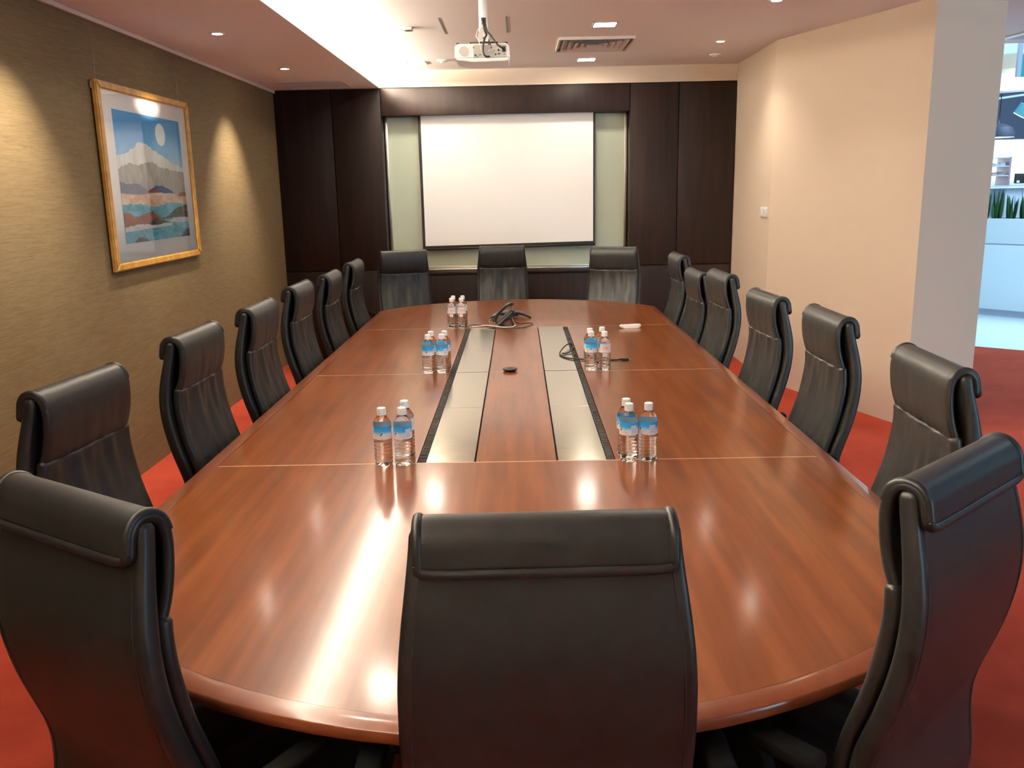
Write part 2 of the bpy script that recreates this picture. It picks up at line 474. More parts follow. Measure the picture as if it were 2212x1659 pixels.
# pale strips where the panels meet, bevel highlight put into their colour
for yy in (-y1, y1):
    boxo('seam_highlight', -iw+0.002, iw-0.002, yy-0.0028, yy+0.0028, TZ-TH+0.005, TZ+0.0003, M['seam'], table)
for x0, x1 in ((-iw+0.002, -XB), (XB, iw-0.002), ):
    boxo('seam_highlight', x0, x1, -0.002, 0.002, TZ-TH+0.005, TZ+0.0003, M['seam'], table)
boxo('seam_highlight', -XI+0.003, XI-0.003, 0.0207, 0.0233, TZ-TH+0.005, TZ+0.0002, M['seam'], table)
boxo('sub_top', -iw+0.12, iw-0.12, -2.2, 2.2, TZ-TH-0.02, TZ-TH+0.0035, M['tabledark'], table)
for yy in (-1.9, 0.0, 1.9):
    boxo('pedestal', -0.38, 0.38, yy-0.20, yy+0.20, 0.06, TZ-TH-0.019, M['tabledark'], table, 0.01)
    boxo('plinth', -0.46, 0.46, yy-0.27, yy+0.27, 0.0, 0.062, M['tabledark'], table, 0.01)
boxo('modesty_beam', -0.06, 0.06, -1.7, 1.7, 0.25, 0.62, M['tabledark'], table, 0.005)

# ------------------------------------------------------------------ chairs
def interp(tab, z):
    tab = sorted(tab)
    if z <= tab[0][0]: return tab[0][1]
    for (a, va), (b, vb) in zip(tab, tab[1:]):
        if z <= b:
            t = (z-a)/(b-a); t = t*t*(3-2*t) if False else t
            return va+(vb-va)*t
    return tab[-1][1]
REAR = [(0.40, 0.004), (0.46, -0.006), (0.52, 0.002), (0.60, 0.012), (0.65, 0.009), (0.70, -0.006), (0.775, -0.031), (0.84, -0.047), (0.90, -0.057), (0.95, -0.060), (0.99, -0.059), (1.04, -0.050), (1.086, -0.040), (1.116, -0.031), (1.172, -0.021), (1.22, -0.018)]
HALFW = [(0.40, 0.226), (0.50, 0.238), (0.65, 0.243), (0.80, 0.243), (0.95, 0.238), (1.05, 0.227), (1.12, 0.217), (1.2, 0.210)]
def srear(z):
    return sum(interp(REAR, z+d) for d in (-0.03, -0.015, 0, 0.015, 0.03))/5
def shw(z):
    return sum(interp(HALFW, z+d) for d in (-0.04, -0.02, 0, 0.02, 0.04))/5
def sth(z): return 0.0205-0.004*max(0.0, min(1.0, (z-1.0)/0.12))
def section(a, b, r, nx, na=5):
    """rounded rectangle (lateral, normal) with nx spans along the wide sides"""
    r = min(r, b*0.999, a*0.999); pts = []
    for i in range(nx+1): pts.append((-a+r+(2*a-2*r)*i/nx, b))
    for i in range(1, na): t = PI/2*(1-i/na); pts.append((a-r+r*math.cos(t), b-r+r*math.sin(t)))
    pts.append((a, b-r)); pts.append((a, -b+r))
    for i in range(1, na): t = -PI/2*i/na; pts.append((a-r+r*math.cos(t), -b+r+r*math.sin(t)))
    for i in range(nx+1): pts.append((a-r-(2*a-2*r)*i/nx, -b))
    for i in range(1, na): t = -PI/2-PI/2*i/na; pts.append((-a+r+r*math.cos(t), -b+r+r*math.sin(t)))
    pts.append((-a, -b+r)); pts.append((-a, b-r))
    for i in range(1, na): t = PI-PI/2*i/na; pts.append((-a+r+r*math.cos(t), b-r+r*math.sin(t)))
    return pts
def sweep(path, nx, rfrac=1.0, wr=None):
    """path rows: (fwd, z, half width, half thickness); normal = left of travel in the fwd/z plane"""
    bm = bmesh.new(); rings = []
    for i, (fy, z, a, b) in enumerate(path):
        p0 = path[max(i-1, 0)]; p1 = path[min(i+1, len(path)-1)]
        t = Vector((0, p1[0]-p0[0], p1[1]-p0[1])).normalized()
        nn = Vector((0, t.z, -t.y))
        ring = []
        for (u, v) in section(a, b, b*rfrac, nx):
            d = wr(u, v, i/(len(path)-1), a, b) if wr else 0
            ring.append(bm.verts.new(Vector((u, fy, z))+nn*(v+d)))
        rings.append(ring)
    n = len(rings[0])
    for a, b in zip(rings, rings[1:]):
        for i in range(n): bm.faces.new((a[i], a[(i+1) % n], b[(i+1) % n], b[i]))
    bm.faces.new(rings[0][::-1]); bm.faces.new(rings[-1])
    return bm
def ends(path, k=4, ln=0.02):
    """round both ends of a swept path by thinning the section"""
    def side(p, q):
        t = Vector((p[0]-q[0], p[1]-q[1])).normalized(); rows = []
        for j in range(1, k+1):
            s = j/k; f = math.sqrt(max(0.0, 1-s*s))
            f = max(f, 0.08)
            rows.append((p[0]+t.x*ln*s, p[1]+t.y*ln*s, p[2]-(1-f)*min(ln, p[3]), p[3]*f))
        return rows
    return side(path[0], path[1])[::-1]+path+side(path[-1], path[-2])
Y0 = 0.25        # chair origin stands this far in front of the head-rest ridge
def sh(path): return [(a-Y0, b, c, d) for a, b, c, d in path]
def fold(u, s, seed):
    x = u/0.2
    v = 0.0
    for k, (fr, ph, sl, am) in enumerate(((9.0, 0.7, 1.6, 1.0), (15.0, 2.1, -2.2, 0.7), (23.0, 4.0, 1.1, 0.45), (5.0, 1.2, 2.5, 0.8))):
        v += am*math.sin(fr*x+ph+sl*s*3+seed*1.7+0.8*math.sin(3*s+k+x*2))
    return v
def build_chair():
    t = thing('meeting_chair', '', 'chair')
    parts = []
    zs = [0.40+(1.166-0.40)*i/44 for i in range(45)]
    shell = [(srear(z)+sth(z), z, shw(z), sth(z)) for z in zs]
    o = obj('back_shell', sweep(sh(ends(shell, 5, 0.018)), 10, 0.7), M['leather'], t, smooth=True); parts.append(o)
    # stitch line down both rear corners
    for s in (-1, 1):
        bm = bmesh.new()
        pts = [(s*(shw(z)-0.022), srear(z)-0.0003-Y0, z) for z in zs[4::3]]
        tube(bm, pts, 0.0013, 5, 2)
        st = obj('stitch_line', bm, M['stitch'], o, smooth=True)
    # padded front cushion with gathered leather
    zc = [0.50+(0.995-0.50)*i/48 for i in range(49)]
    def wr(u, v, s, a, b):
        if v < 0: return 0
        e = max(0.0, 1-(abs(u)/a)**6)
        g_ = 0.35+0.65*s
        top = math.exp(-((1-s)/0.05)**2)
        d = e*(0.0027*g_*fold(u, s, 0) + 0.009*(1-(u/a)**2)*math.sin(PI*min(1, max(0, s)))-0.006*top)
        # diagonal pulls near the upper corners
        q = max(0.0, 1-((a-abs(u))/0.09))
        d += e*q*0.003*math.sin(60*(s*0.45+abs(u))+1.0)*s
        return d
    cush = [(srear(z)+0.0635, z, shw(z)-0.017, 0.0165) for z in zc]
    o = obj('back_cushion', sweep(sh(ends(cush, 4, 0.012)), 44, 1.0, wr), M['leather'], t, smooth=True); parts.append(o)
    # head-rest pad rolled over the top of the back
    hp = [(0.008, 1.004), (0.018, 1.03), (0.028, 1.07), (0.033, 1.11), (0.0335, 1.142), (0.028, 1.167), (0.015, 1.183), (-0.002, 1.1885), (-0.019, 1.183), (-0.030, 1.168), (-0.034, 1.150), (-0.037, 1.131)]
    P = spline([(0, a, b) for a, b in hp], 5)
    head = [(p.y, p.z, 0.208, 0.0115) for p in P]
    def wh(u, v, s, a, b):
        if v < 0: return 0
        e = max(0.0, 1-(abs(u)/a)**8)
        low = max(0.0, 1-s/0.45)
        return e*(0.0012*fold(u*1.3, s, 3)*low + 0.006*low*math.sin(PI*min(1, s/0.45)) - 0.003*math.exp(-(s/0.03)**2))
    o = obj('headrest', sweep(sh(ends(head, 4, 0.010)), 30, 1.0, wh), M['leather'], t, smooth=True); parts.append(o)
    hd = o
    # padded roll sewn round the flap edge
    nrm = []
    for i, p in enumerate(P):
        a = P[max(i-1, 0)]; b = P[min(i+1, len(P)-1)]; tt = (b-a).normalized()
        nrm.append(Vector((0, tt.z, -tt.y)))
    idx = [i for i in range(len(P)) if i >= 22]
    lf = [(-0.198, P[i].y+nrm[i].y*0.006-Y0, P[i].z+nrm[i].z*0.006) for i in idx]
    rf = [(0.198, y, z) for _, y, z in lf]
    bt = lf[-1]
    loop = lf + [(-0.192, bt[1]-0.001, bt[2]-0.009), (-0.15, bt[1]-0.002, bt[2]-0.012), (0, bt[1]-0.002, bt[2]-0.012), (0.15, bt[1]-0.002, bt[2]-0.012), (0.192, bt[1]-0.001, bt[2]-0.009)] + rf[::-1]
    bm = bmesh.new(); tube(bm, loop, 0.0092, 10, 3)
    obj('piped_edge', bm, M['leather'], hd, smooth=True)
    # seat
    sp = []
    for i in range(25):
        s = i/24; y = 0.035+0.475*s
        sp.append((y, 0.447-0.022*max(0, (s-0.7)/0.3)**2+0.012*max(0, (0.15-s)/0.15), 0.244+0.012*math.sin(PI*s), 0.048))
    def ws(u, v, s, a, b):
        return 0.0 if v > 0 else -max(0, 1-(abs(u)/a)**4)*(0.010*math.sin(PI*s)+0.001*fold(u, s, 5))
    o = obj('seat', sweep(sh(ends(sp, 5, 0.03)), 30, 0.8, ws), M['leather'], t, smooth=True); parts.append(o)
    for s in (-1, 1):
        bm = bmesh.new()
        tube(bm, [(s*0.235, 0.14-Y0, 0.415), (s*0.295, 0.14-Y0, 0.43), (s*0.318, 0.145-Y0, 0.50), (s*0.318, 0.16-Y0, 0.60), (s*0.318, 0.19-Y0, 0.66)], 0.014, 8, 5)
        a = obj('armrest', bm, M['armpad'], t, smooth=True); parts.append(a)
        ap = boxo('arm_pad', s*0.318-0.026, s*0.318+0.026, 0.058-Y0, 0.24-Y0, 0.655, 0.69, M['armpad'], a, 0.012, 3)
    bm = bmesh.new(); lathe(bm, [(0.095, 0.385), (0.095, 0.402), (0.03, 0.404)], 20); lathe(bm, [(0.014, 0.24), (0.014, 0.39)], 16); lathe(bm, [(0.026, 0.10), (0.026, 0.26)], 16)
    base = [auto(obj('gas_lift', bm, M['darkmetal'], t))]
    for k in range(5):
        a = 2*PI*k/5+0.3
        c, s = math.cos(a), math.sin(a)
        bm = bmesh.new()
        tube(bm, [(0.0, 0.0, 0.125), (c*0.12, s*0.12, 0.115), (c*0.255, s*0.255, 0.072)], 0.018, 8, 4)
        lg = obj('base_leg', bm, M['black'], t, smooth=True); base.append(lg)
        bm = bmesh.new()
        lathe(bm, [(0.018, -0.022), (0.029, -0.018), (0.029, -0.004), (0.02, 0.0), (0.029, 0.004), (0.029, 0.018), (0.018, 0.022)], 18)
        bm.transform(Matrix.Translation((c*0.25, s*0.25, 0.029)) @ Matrix.Rotation(a+0.6, 4, 'Z') @ Matrix.Rotation(PI/2, 4, 'Y'))
        auto(obj('caster', bm, M['rubber'], lg))
    return t, parts, base
chair0, _, _ = build_chair()
UPPER = ('back_shell', 'back_cushion', 'headrest', 'seat', 'armrest')
def copy_tree(o, parent=None):
    c = o.copy(); C.objects.link(c); c.parent = parent
    for ch in o.children: copy_tree(ch, c)
    return c
SIDE = 'black leather chair, %s of six along the %s wall counting from the screen'
ORD = ('first', 'second', 'third', 'fourth', 'fifth', 'last')
# (ridge x, ridge y, facing angle in degrees, ridge height, label, group)
CH = []
Lx = [(-1.256, 6.636, 0, 1.2), (-1.264, 5.816, 1, 1.19), (-1.278, 5.017, 0, 1.2), (-1.246, 4.109, 0, 1.2), (-1.270, 3.330, -2, 1.2), (-1.288, 2.449, -6, 1.2)]
Rx = [(1.228, 6.722, 181, 1.2), (1.226, 6.01, 182, 1.14), (1.220, 5.240, 182, 1.2), (1.235, 4.323, 183, 1.18), (1.256, 3.508, 180, 1.2), (1.222, 2.536, 178, 1.2)]
for k in range(6):
    CH.append((*Lx[k], SIDE % (ORD[k], 'olive'), 'chairs along the olive wall'))
for k in range(6):
    CH.append((*Rx[k], SIDE % (ORD[k], 'cream'), 'chairs along the cream wall'))
FAR = 'black leather chair at the screen end of the table, %s'
CH.append((-1.02, 7.75, -72, 1.2, FAR % 'on the olive wall side', 'chairs at the screen end'))
CH.append((-0.155, 8.13, -88, 1.2, FAR % 'in the middle', 'chairs at the screen end'))
CH.append((0.835, 7.71, -109, 1.2, FAR % 'on the cream wall side', 'chairs at the screen end'))
NEAR = 'black leather chair at the table end facing the screen, %s'
CH.append((-0.79, 1.45, 58, 1.2, NEAR % 'on the olive wall side', 'chairs facing the screen'))
CH.append((0.033, 1.285, 91.5, 1.207, NEAR % 'in the middle', 'chairs facing the screen'))
CH.append((0.805, 1.545, 131.5, 1.207, NEAR % 'on the cream wall side', 'chairs facing the screen'))
for i, (x, y, a, zt, lab, grp) in enumerate(CH):
    o = chair0 if i == 0 else copy_tree(chair0)
    f = math.radians(a)
    o.location = (x+math.cos(f)*Y0, y+math.sin(f)*Y0, 0); o.rotation_euler = (0, 0, f-PI/2)
    o['label'] = lab; o['group'] = grp
    CH[i] = o
for o, zt in zip(CH, [c[3] for c in Lx]+[c[3] for c in Rx]+[1.2, 1.2, 1.2, 1.2, 1.207, 1.207]):
    for ch in o.children:
        if ch.name.split('.')[0] in UPPER: ch.location.z = zt-1.201

# ------------------------------------------------------------------ water bottles
def bottle_body_mat():
    m = principled('clear_pet', (1, 1, 1), 0.02, spec=0.5)
    nt, b = nodes(m)
    b.inputs['Transmission Weight'].default_value = 1.0; b.inputs['IOR'].default_value = 1.25
    b.inputs['Base Color'].default_value = (0.99, 0.985, 0.975, 1)
    return m
M['pet'] = bottle_body_mat()
def label_mat(inside=False):
    m = principled('bottle_label_inside' if inside else 'bottle_label', (0.9, 0.8, 0.8), 0.4)
    nt, b = nodes(m)
    uv = nt.nodes.new('ShaderNodeUVMap'); sx = nt.nodes.new('ShaderNodeSeparateXYZ'); nt.links.new(uv.outputs[0], sx.inputs[0])
    U, V = sx.outputs[0], sx.outputs[1]
    def math_(op, a, bb, c=None):
        n = add(nt, 'ShaderNodeMath', operation=op)
        for i, q in enumerate((a, bb, c)):
            if q is None: continue
            if isinstance(q, (int, float)): n.inputs[i].default_value = q
            else: nt.links.new(q, n.inputs[i])
        return n.outputs[0]
    def mix(f, a, bb):
        n = add(nt, 'ShaderNodeMix', data_type='RGBA')
        nt.links.new(f, n.inputs[0])
        for i, q in ((6, a), (7, bb)):
            if isinstance(q, tuple): n.inputs[i].default_value = (*q, 1)
            else: nt.links.new(q, n.inputs[i])
        return n.outputs[2]
    def rect(u0, u1, v0, v1):
        a = math_('MULTIPLY', math_('GREATER_THAN', U, u0), math_('LESS_THAN', U, u1))
        c = math_('MULTIPLY', math_('GREATER_THAN', V, v0), math_('LESS_THAN', V, v1))
        return math_('MULTIPLY', a, c)
    sky = ramp(nt, [(0.0, (0.95, 0.86, 0.84)), (0.3, (0.92, 0.72, 0.72)), (0.38, (0.66, 0.88, 0.97)), (0.62, (0.05, 0.46, 0.88)), (1.0, (0.03, 0.34, 0.80))])
    nt.links.new(V, sky.inputs[0])
    plain = ramp(nt, [(0.0, (0.88, 0.80, 0.78)), (0.5, (0.86, 0.70, 0.70)), (1.0, (0.88, 0.84, 0.84))])
    nt.links.new(V, plain.inputs[0])
    col = mix(rect(0.0, 0.62, -1, 2), plain.outputs[0], sky.outputs[0])
    # white mountain with a dark slope
    dm = math_('ABSOLUTE', math_('SUBTRACT', U, 0.2), 0)
    peak = math_('LESS_THAN', V, math_('SUBTRACT', 0.6, math_('MULTIPLY', dm, 4.5)))
    peak = math_('MULTIPLY', peak, math_('GREATER_THAN', V, 0.2))
    col = mix(peak, col, (0.86, 0.84, 0.84))
    sl = math_('MULTIPLY', rect(0.15, 0.2, 0.28, 0.55), math_('LESS_THAN', math_('ABSOLUTE', math_('SUBTRACT', V, math_('MULTIPLY_ADD', U, 4.5, -0.37)), 0), 0.06))
    col = mix(sl, col, (0.02, 0.06, 0.2))
    # printed information panel
    col = mix(rect(0.36, 0.47, 0.12, 0.78), col, (0.78, 0.74, 0.82))
    ln = math_('MULTIPLY', rect(0.37, 0.46, 0.16, 0.74), math_('GREATER_THAN', math_('SINE', math_('MULTIPLY', V, 75.0), 0), 0.55))
    col = mix(ln, col, (0.45, 0.45, 0.6))
    col = mix(math_('MULTIPLY', rect(0.70, 0.84, 0.35, 0.7), math_('GREATER_THAN', math_('SINE', math_('MULTIPLY_ADD', U, 160.0, math_('MULTIPLY', V, 30.0)), 0), 0.5)), col, (0.72, 0.30, 0.32))
    # inner side of the wrap: blue behind the plain half
    if inside: col = mix(rect(0.5, 1.0, -1, 2), (0.86, 0.78, 0.78), (0.30, 0.62, 0.90))
    nt.links.new(col, b.inputs['Base Color'])
    return m
M['label'] = label_mat(); M['label_in'] = label_mat(True)
M['tagwhite'] = principled('white_sticker', (0.82, 0.80, 0.78), 0.5)
def build_bottle():
    t = thing('water_bottle', '', 'bottle')
    prof = [(0.018, 0.0025), (0.026, 0.0), (0.0295, 0.002), (0.0315, 0.008)]
    for i in range(45): prof.append((0.0325, 0.012+0.086*i/44))
    prof += [(0.0322, 0.099), (0.0322, 0.146), (0.0326, 0.149), (0.0318, 0.155), (0.029, 0.162), (0.0245, 0.169), (0.0185, 0.176), (0.0145, 0.181), (0.013, 0.184), (0.0128, 0.196)]
    def fn(r, z, a):
        if 0.012 < z < 0.098:
            e = min(1, (z-0.012)/0.008, (0.098-z)/0.008)
            return r-0.0013*e*(0.5+0.5*math.sin(2*PI*z/0.0125+1.5*math.sin(2*a)))
        if z <= 0.008: return r*(1+0.02*math.cos(5*a))
        return r
    bm = bmesh.new(); lathe(bm, prof, 40, fn=fn)
    obj('bottle_body', bm, M['pet'], t, smooth=True)
    # wrap-around label with its own UVs
    bm = bmesh.new(); uvl = bm.loops.layers.uv.new('UVMap'); n = 40
    z0, z1 = 0.1, 0.1455
    for mi, r in ((0, 0.0329), (1, 0.0326)):
        lo = [bm.verts.new((r*math.cos(2*PI*i/n), r*math.sin(2*PI*i/n), z0)) for i in range(n)]
        hi = [bm.verts.new((r*math.cos(2*PI*i/n), r*math.sin(2*PI*i/n), z1)) for i in range(n)]
        for i in range(n):
            f = bm.faces.new((lo[i], lo[(i+1) % n], hi[(i+1) % n], hi[i])); f.material_index = mi
            for l, uv in zip(f.loops, ((i/n, 0), ((i+1)/n, 0), ((i+1)/n, 1), (i/n, 1))): l[uvl].uv = uv
    obj('paper_label', bm, M['label'], t, smooth=True, mats=[M['label'], M['label_in']])
    # small sticker under the label on the back
    bm = bmesh.new()
    r = 0.0331
    aa = [2*PI*(0.70+0.12*i/6) for i in range(7)]
    lo = [bm.verts.new((r*math.cos(a), r*math.sin(a), 0.079)) for a in aa]; hi = [bm.verts.new((r*math.cos(a), r*math.sin(a), 0.097)) for a in aa]
    for i in range(6): bm.faces.new((lo[i], lo[i+1], hi[i+1], hi[i]))
    obj('sticker', bm, M['tagwhite'], t, smooth=True)
    bm = bmesh.new()
    lathe(bm, [(0.0155, 0.1835), (0.0155, 0.205), (0.0145, 0.2085), (0.0125, 0.2095)], 36, fn=lambda r, z, a: r+(0.0003*math.cos(18*a) if z < 0.2055 else 0))
    auto(obj('cap', bm, M['cap'], t), 40)
    return t
b0 = build_bottle()
BO = []
FR = -PI/2      # direction towards the near end of the table
def put(x, y, front_u, lab, grp):
    BO.append((x, y, FR-2*PI*front_u, lab, grp))
put(-0.495, 2.972, 0.17, 'blue-labelled bottle of the three on the olive side, away from the brush strip', 'three bottles, olive side')
put(-0.423, 2.972, 0.29, 'blue-labelled bottle of the three on the olive side, next to the brush strip', 'three bottles, olive side')
put(-0.427, 3.074, 0.75, 'pale-labelled bottle of the three on the olive side, standing behind the blue-labelled ones', 'three bottles, olive side')
put(0.379, 2.972, 0.34, 'blue-labelled bottle of the three on the cream side, beside strip, farther from screen', 'three bottles, cream side')
put(0.378, 3.045, 0.36, 'blue-labelled bottle of the three on the cream side, beside strip, nearer the screen', 'three bottles, cream side')
put(0.449, 2.976, 0.36, 'blue-labelled bottle of the three on the cream side, away from the brush strip', 'three bottles, cream side')
for x, y, u, st, en in ((-0.492, 4.560, 0.2, 'away from strip', 'farther from screen'), (-0.419, 4.565, 0.3, 'beside strip', 'farther from screen'), (-0.486, 4.668, 0.25, 'away from strip', 'nearer the screen'), (-0.413, 4.674, 0.3, 'beside strip', 'nearer the screen')):
    put(x, y, u, 'blue-labelled bottle of the middle four on the olive side, %s, %s' % (st, en), 'four bottles, olive side')
for x, y, u, kd, en in ((0.377, 4.565, 0.19, 'blue-labelled', 'farther from screen'), (0.379, 4.672, 0.25, 'blue-labelled', 'nearer the screen'), (0.4475, 4.556, 0.76, 'pale-labelled', 'farther from screen'), (0.449, 4.71, 0.76, 'pale-labelled', 'nearer the screen')):
    put(x, y, u, '%s water bottle standing by the black display cable, the one %s' % (kd, en), 'four bottles, cream side')
for x, y, a_, en in ((-0.484, 6.155, 'away from phone', 'farther from screen'), (-0.415, 6.148, 'phone side', 'farther from screen'), (-0.482, 6.29, 'away from phone', 'nearer the screen'), (-0.413, 6.283, 'phone side', 'nearer the screen')):
    put(x, y, 0.76, 'pale-labelled bottle of the four by the desk phone, %s, %s' % (a_, en), 'four bottles by the phone')
for i, (x, y, r, lab, grp) in enumerate(BO):
    o = b0 if i == 0 else copy_tree(b0)
    o.location = (x, y, TZ+0.0004); o.rotation_euler = (0, 0, r); o['label'] = lab; o['group'] = grp

# ------------------------------------------------------------------ things on the table
# desk phone seen from its side, raised on its foot
ph = thing('desk_phone', 'black desk telephone tilted up on its stand with the handset on top', 'telephone', (-0.09, 6.12, TZ))
def slab(bm, pts, x0, x1, axis='y'):
    a = [bm.verts.new((p[0], x0, p[1])) for p in pts]; b = [bm.verts.new((p[0], x1, p[1])) for p in pts]
    bm.faces.new(a); bm.faces.new(b[::-1]); n = len(pts)
    for i in range(n): bm.faces.new((a[i], b[i], b[(i+1) % n], a[(i+1) % n]))
def slabo(name, pts, y0, y1, mat, parent, bev=0.003):
    bm = bmesh.new(); slab(bm, pts, y0, y1)
    if bev: bmesh.ops.bevel(bm, geom=list(bm.edges), offset=bev, segments=2, affect='EDGES')
    return auto(obj(name, bm, mat, parent))
slabo('phone_body', [(-0.082, 0.006), (-0.060, 0.001), (0.056, 0.084), (0.048, 0.112), (0.034, 0.120)], 0.0, 0.19, M['black'], ph)
M['keys'] = principled('key_grey', (0.12, 0.115, 0.10), 0.5)
slabo('key_panel', [(-0.078, 0.0095), (-0.074, 0.0055), (0.037, 0.106), (0.0365, 0.1145)], -0.002, 0.002, M['keys'], ph, 0.0)
for k in range(9):
    s = k/8
    x = -0.06+0.085*s; z = 0.022+0.078*s
    slabo('line_key', [(x-0.002, z), (x+0.002, z), (x+0.003, z+0.004), (x-0.001, z+0.004)], -0.0035, -0.0015, M['offwhite'], ph, 0.0)
slabo('phone_stand', [(0.018, 0.066), (0.03, 0.07), (0.058, 0.001), (0.034, 0.001)], 0.02, 0.15, M['black'], ph)
slabo('stand_edge', [(0.028, 0.070), (0.033, 0.070), (0.061, 0.001), (0.056, 0.001)], 0.018, 0.022, M['alu'], ph, 0.0)
bm = bmesh.new()
hp = spline([(-0.098, 0.09, 0.028), (-0.088, 0.09, 0.048), (-0.045, 0.09, 0.105), (0.0, 0.09, 0.143), (0.032, 0.09, 0.158), (0.046, 0.09, 0.150)], 6)
rings = []
for i, p in enumerate(hp):
    a = hp[max(i-1, 0)]; b = hp[min(i+1, len(hp)-1)]; t_ = (b-a).normalized(); nn = Vector((-t_.z, 0, t_.x))
    s = i/(len(hp)-1); th = 0.0095+0.011*max(0, abs(s-0.5)*2-0.5)/0.5
    rings.append([bm.verts.new(p+Vector((0, u, 0))+nn*(v-(th-0.0095))) for u, v in section(0.024, th, 0.006, 2, 3)])
for a, b in zip(rings, rings[1:]):
    for i in range(len(a)): bm.faces.new((a[i], a[(i+1) % len(a)], b[(i+1) % len(a)], b[i]))
bm.faces.new(rings[0][::-1]); bm.faces.new(rings[-1])
hs = auto(obj('handset', bm, M['black'], ph), 50)
cord = [(-0.098, 0.085, 0.03), (-0.118, 0.06, 0.05), (-0.128, 0.04, 0.03), (-0.11, 0.02, 0.008), (-0.08, 0.03, 0.006)]
tubeo('handset_cord', cord, 0.0045, M['keys'], ph)
# three-legged conference phone behind it
cf = thing('conference_phone', 'black low three-legged conference phone behind the desk telephone', 'telephone', (-0.072, 6.545, TZ))
bm = bmesh.new(); lathe(bm, [(0.03, 0.018), (0.062, 0.022), (0.066, 0.034), (0.05, 0.056), (0.025, 0.064), (0.004, 0.065)], 28)
auto(obj('hub', bm, M['black'], cf), 50)
for k in range(3):
    a = PI/2+2*PI*k/3 + PI*0
    a = (math.radians(188), math.radians(-8), PI/2)[k]
    d = Vector((math.cos(a), math.sin(a), 0)); q = Vector((-d.y, d.x, 0))
    bm = bmesh.new(); rg = []
    for s, z, wdt, th in ((0.02, 0.048, 0.045, 0.012), (0.07, 0.044, 0.036, 0.012), (0.11, 0.033, 0.03, 0.011), (0.145, 0.014, 0.026, 0.009), (0.158, 0.006, 0.02, 0.0055)):
        rg.append([bm.verts.new(d*s+q*u+Vector((0, 0, z+v))) for u, v in section(wdt, th, th*0.9, 3, 3)])
    for x_, y_ in zip(rg, rg[1:]):
        for i in range(len(x_)): bm.faces.new((x_[i], x_[(i+1) % len(x_)], y_[(i+1) % len(x_)], y_[i]))
    bm.faces.new(rg[0][::-1]); bm.faces.new(rg[-1])
    auto(obj('speaker_leg', bm, M['black'], cf), 50)
def world_tube(name, pts, r, mat, label, cat):
    p0 = Vector(pts[0]); bm = bmesh.new(); tube(bm, [Vector(p)-p0 for p in pts], r, 8, 6)
    o = obj(name, bm, mat, smooth=True); o.location = p0
    return tag(o, label, cat)
zt = TZ+0.0040
world_tube('phone_cable', [(-0.363, 6.065, zt-0.012), (-0.363, 6.08, zt+0.008), (-0.356, 6.12, zt+0.013), (-0.33, 6.19, zt+0.005), (-0.27, 6.19, zt), (-0.2, 6.1, zt), (-0.12, 6.035, zt), (-0.03, 6.04, zt), (0.03, 6.07, zt), (0.085, 6.17, zt), (0.09, 6.25, zt), (0.05, 6.275, zt), (0.0, 6.24, zt), (-0.035, 6.20, zt+0.02)], 0.0028, M['rubber'], 'thin dark cable curling from the brush strip around the desk phone', 'cable')
world_tube('network_cable', [(-0.340, 6.125, zt+0.001), (-0.30, 6.14, zt+0.001), (-0.25, 6.145, zt+0.006), (-0.205, 6.105, zt+0.0085), (-0.16, 6.085, zt+0.007), (-0.12, 6.075, zt+0.002), (-0.06, 6.085, zt+0.001), (-0.03, 6.11, zt+0.01)], 0.0032, M['white'], 'thin white cable running to the desk phone stand', 'cable')
# display cable with its plug
hd = thing('display_cable', 'black display cable looping out of the brush strip with its plug on the table', 'cable', (0.32, 5.25, TZ))
def rel(pts): return [(x-0.32, y-5.25, z-TZ) for x, y, z in pts]
zc = TZ+0.0045
tubeo('cord', rel([(0.320, 5.31, zc-0.012), (0.314, 5.30, zc+0.012), (0.275, 5.20, zc+0.018), (0.235, 5.06, zc+0.004), (0.236, 4.98, zc), (0.27, 4.90, zc), (0.33, 4.85, zc+0.002), (0.42, 4.83, zc), (0.52, 4.815, zc), (0.563, 4.811, zc+0.002)]), 0.0042, M['rubber'], hd)
tubeo('cord_return', rel([(0.321, 5.17, zc-0.012), (0.317, 5.155, zc+0.012), (0.30, 5.08, zc+0.004), (0.265, 5.035, zc), (0.247, 5.035, zc+0.003)]), 0.0042, M['rubber'], hd)
bm = bmesh.new(); box(bm, -0.021, 0.021, -0.011, 0.011, -0.0075, 0.0075, 0.003); box(bm, -0.036, -0.02, -0.006, 0.006, -0.005, 0.005, 0.002)
pl = auto(obj('plug', bm, M['black'], hd)); pl.location = (0.588-0.32, 4.808-5.25, 0.008); pl.rotation_euler = (0, 0, -0.06)
pt = boxo('plug_contact', 0.0205, 0.033, -0.0075, 0.0075, -0.0035, 0.0035, M['chrome'], pl)
# microphone puck
pk = thing('table_grommet', 'small round dark microphone puck on the centre panel joint', 'microphone', (-0.057, 4.575, TZ))
bm = bmesh.new(); lathe(bm, [(0.024, 0.0), (0.036, 0.006), (0.040, 0.013), (0.038, 0.016), (0.026, 0.017)], 28); auto(obj('puck_body', bm, M['black'], pk))
bm = bmesh.new(); lathe(bm, [(0.026, 0.0165), (0.022, 0.019), (0.008, 0.020)], 24); auto(obj('puck_top', bm, M['darkmetal'], pk))
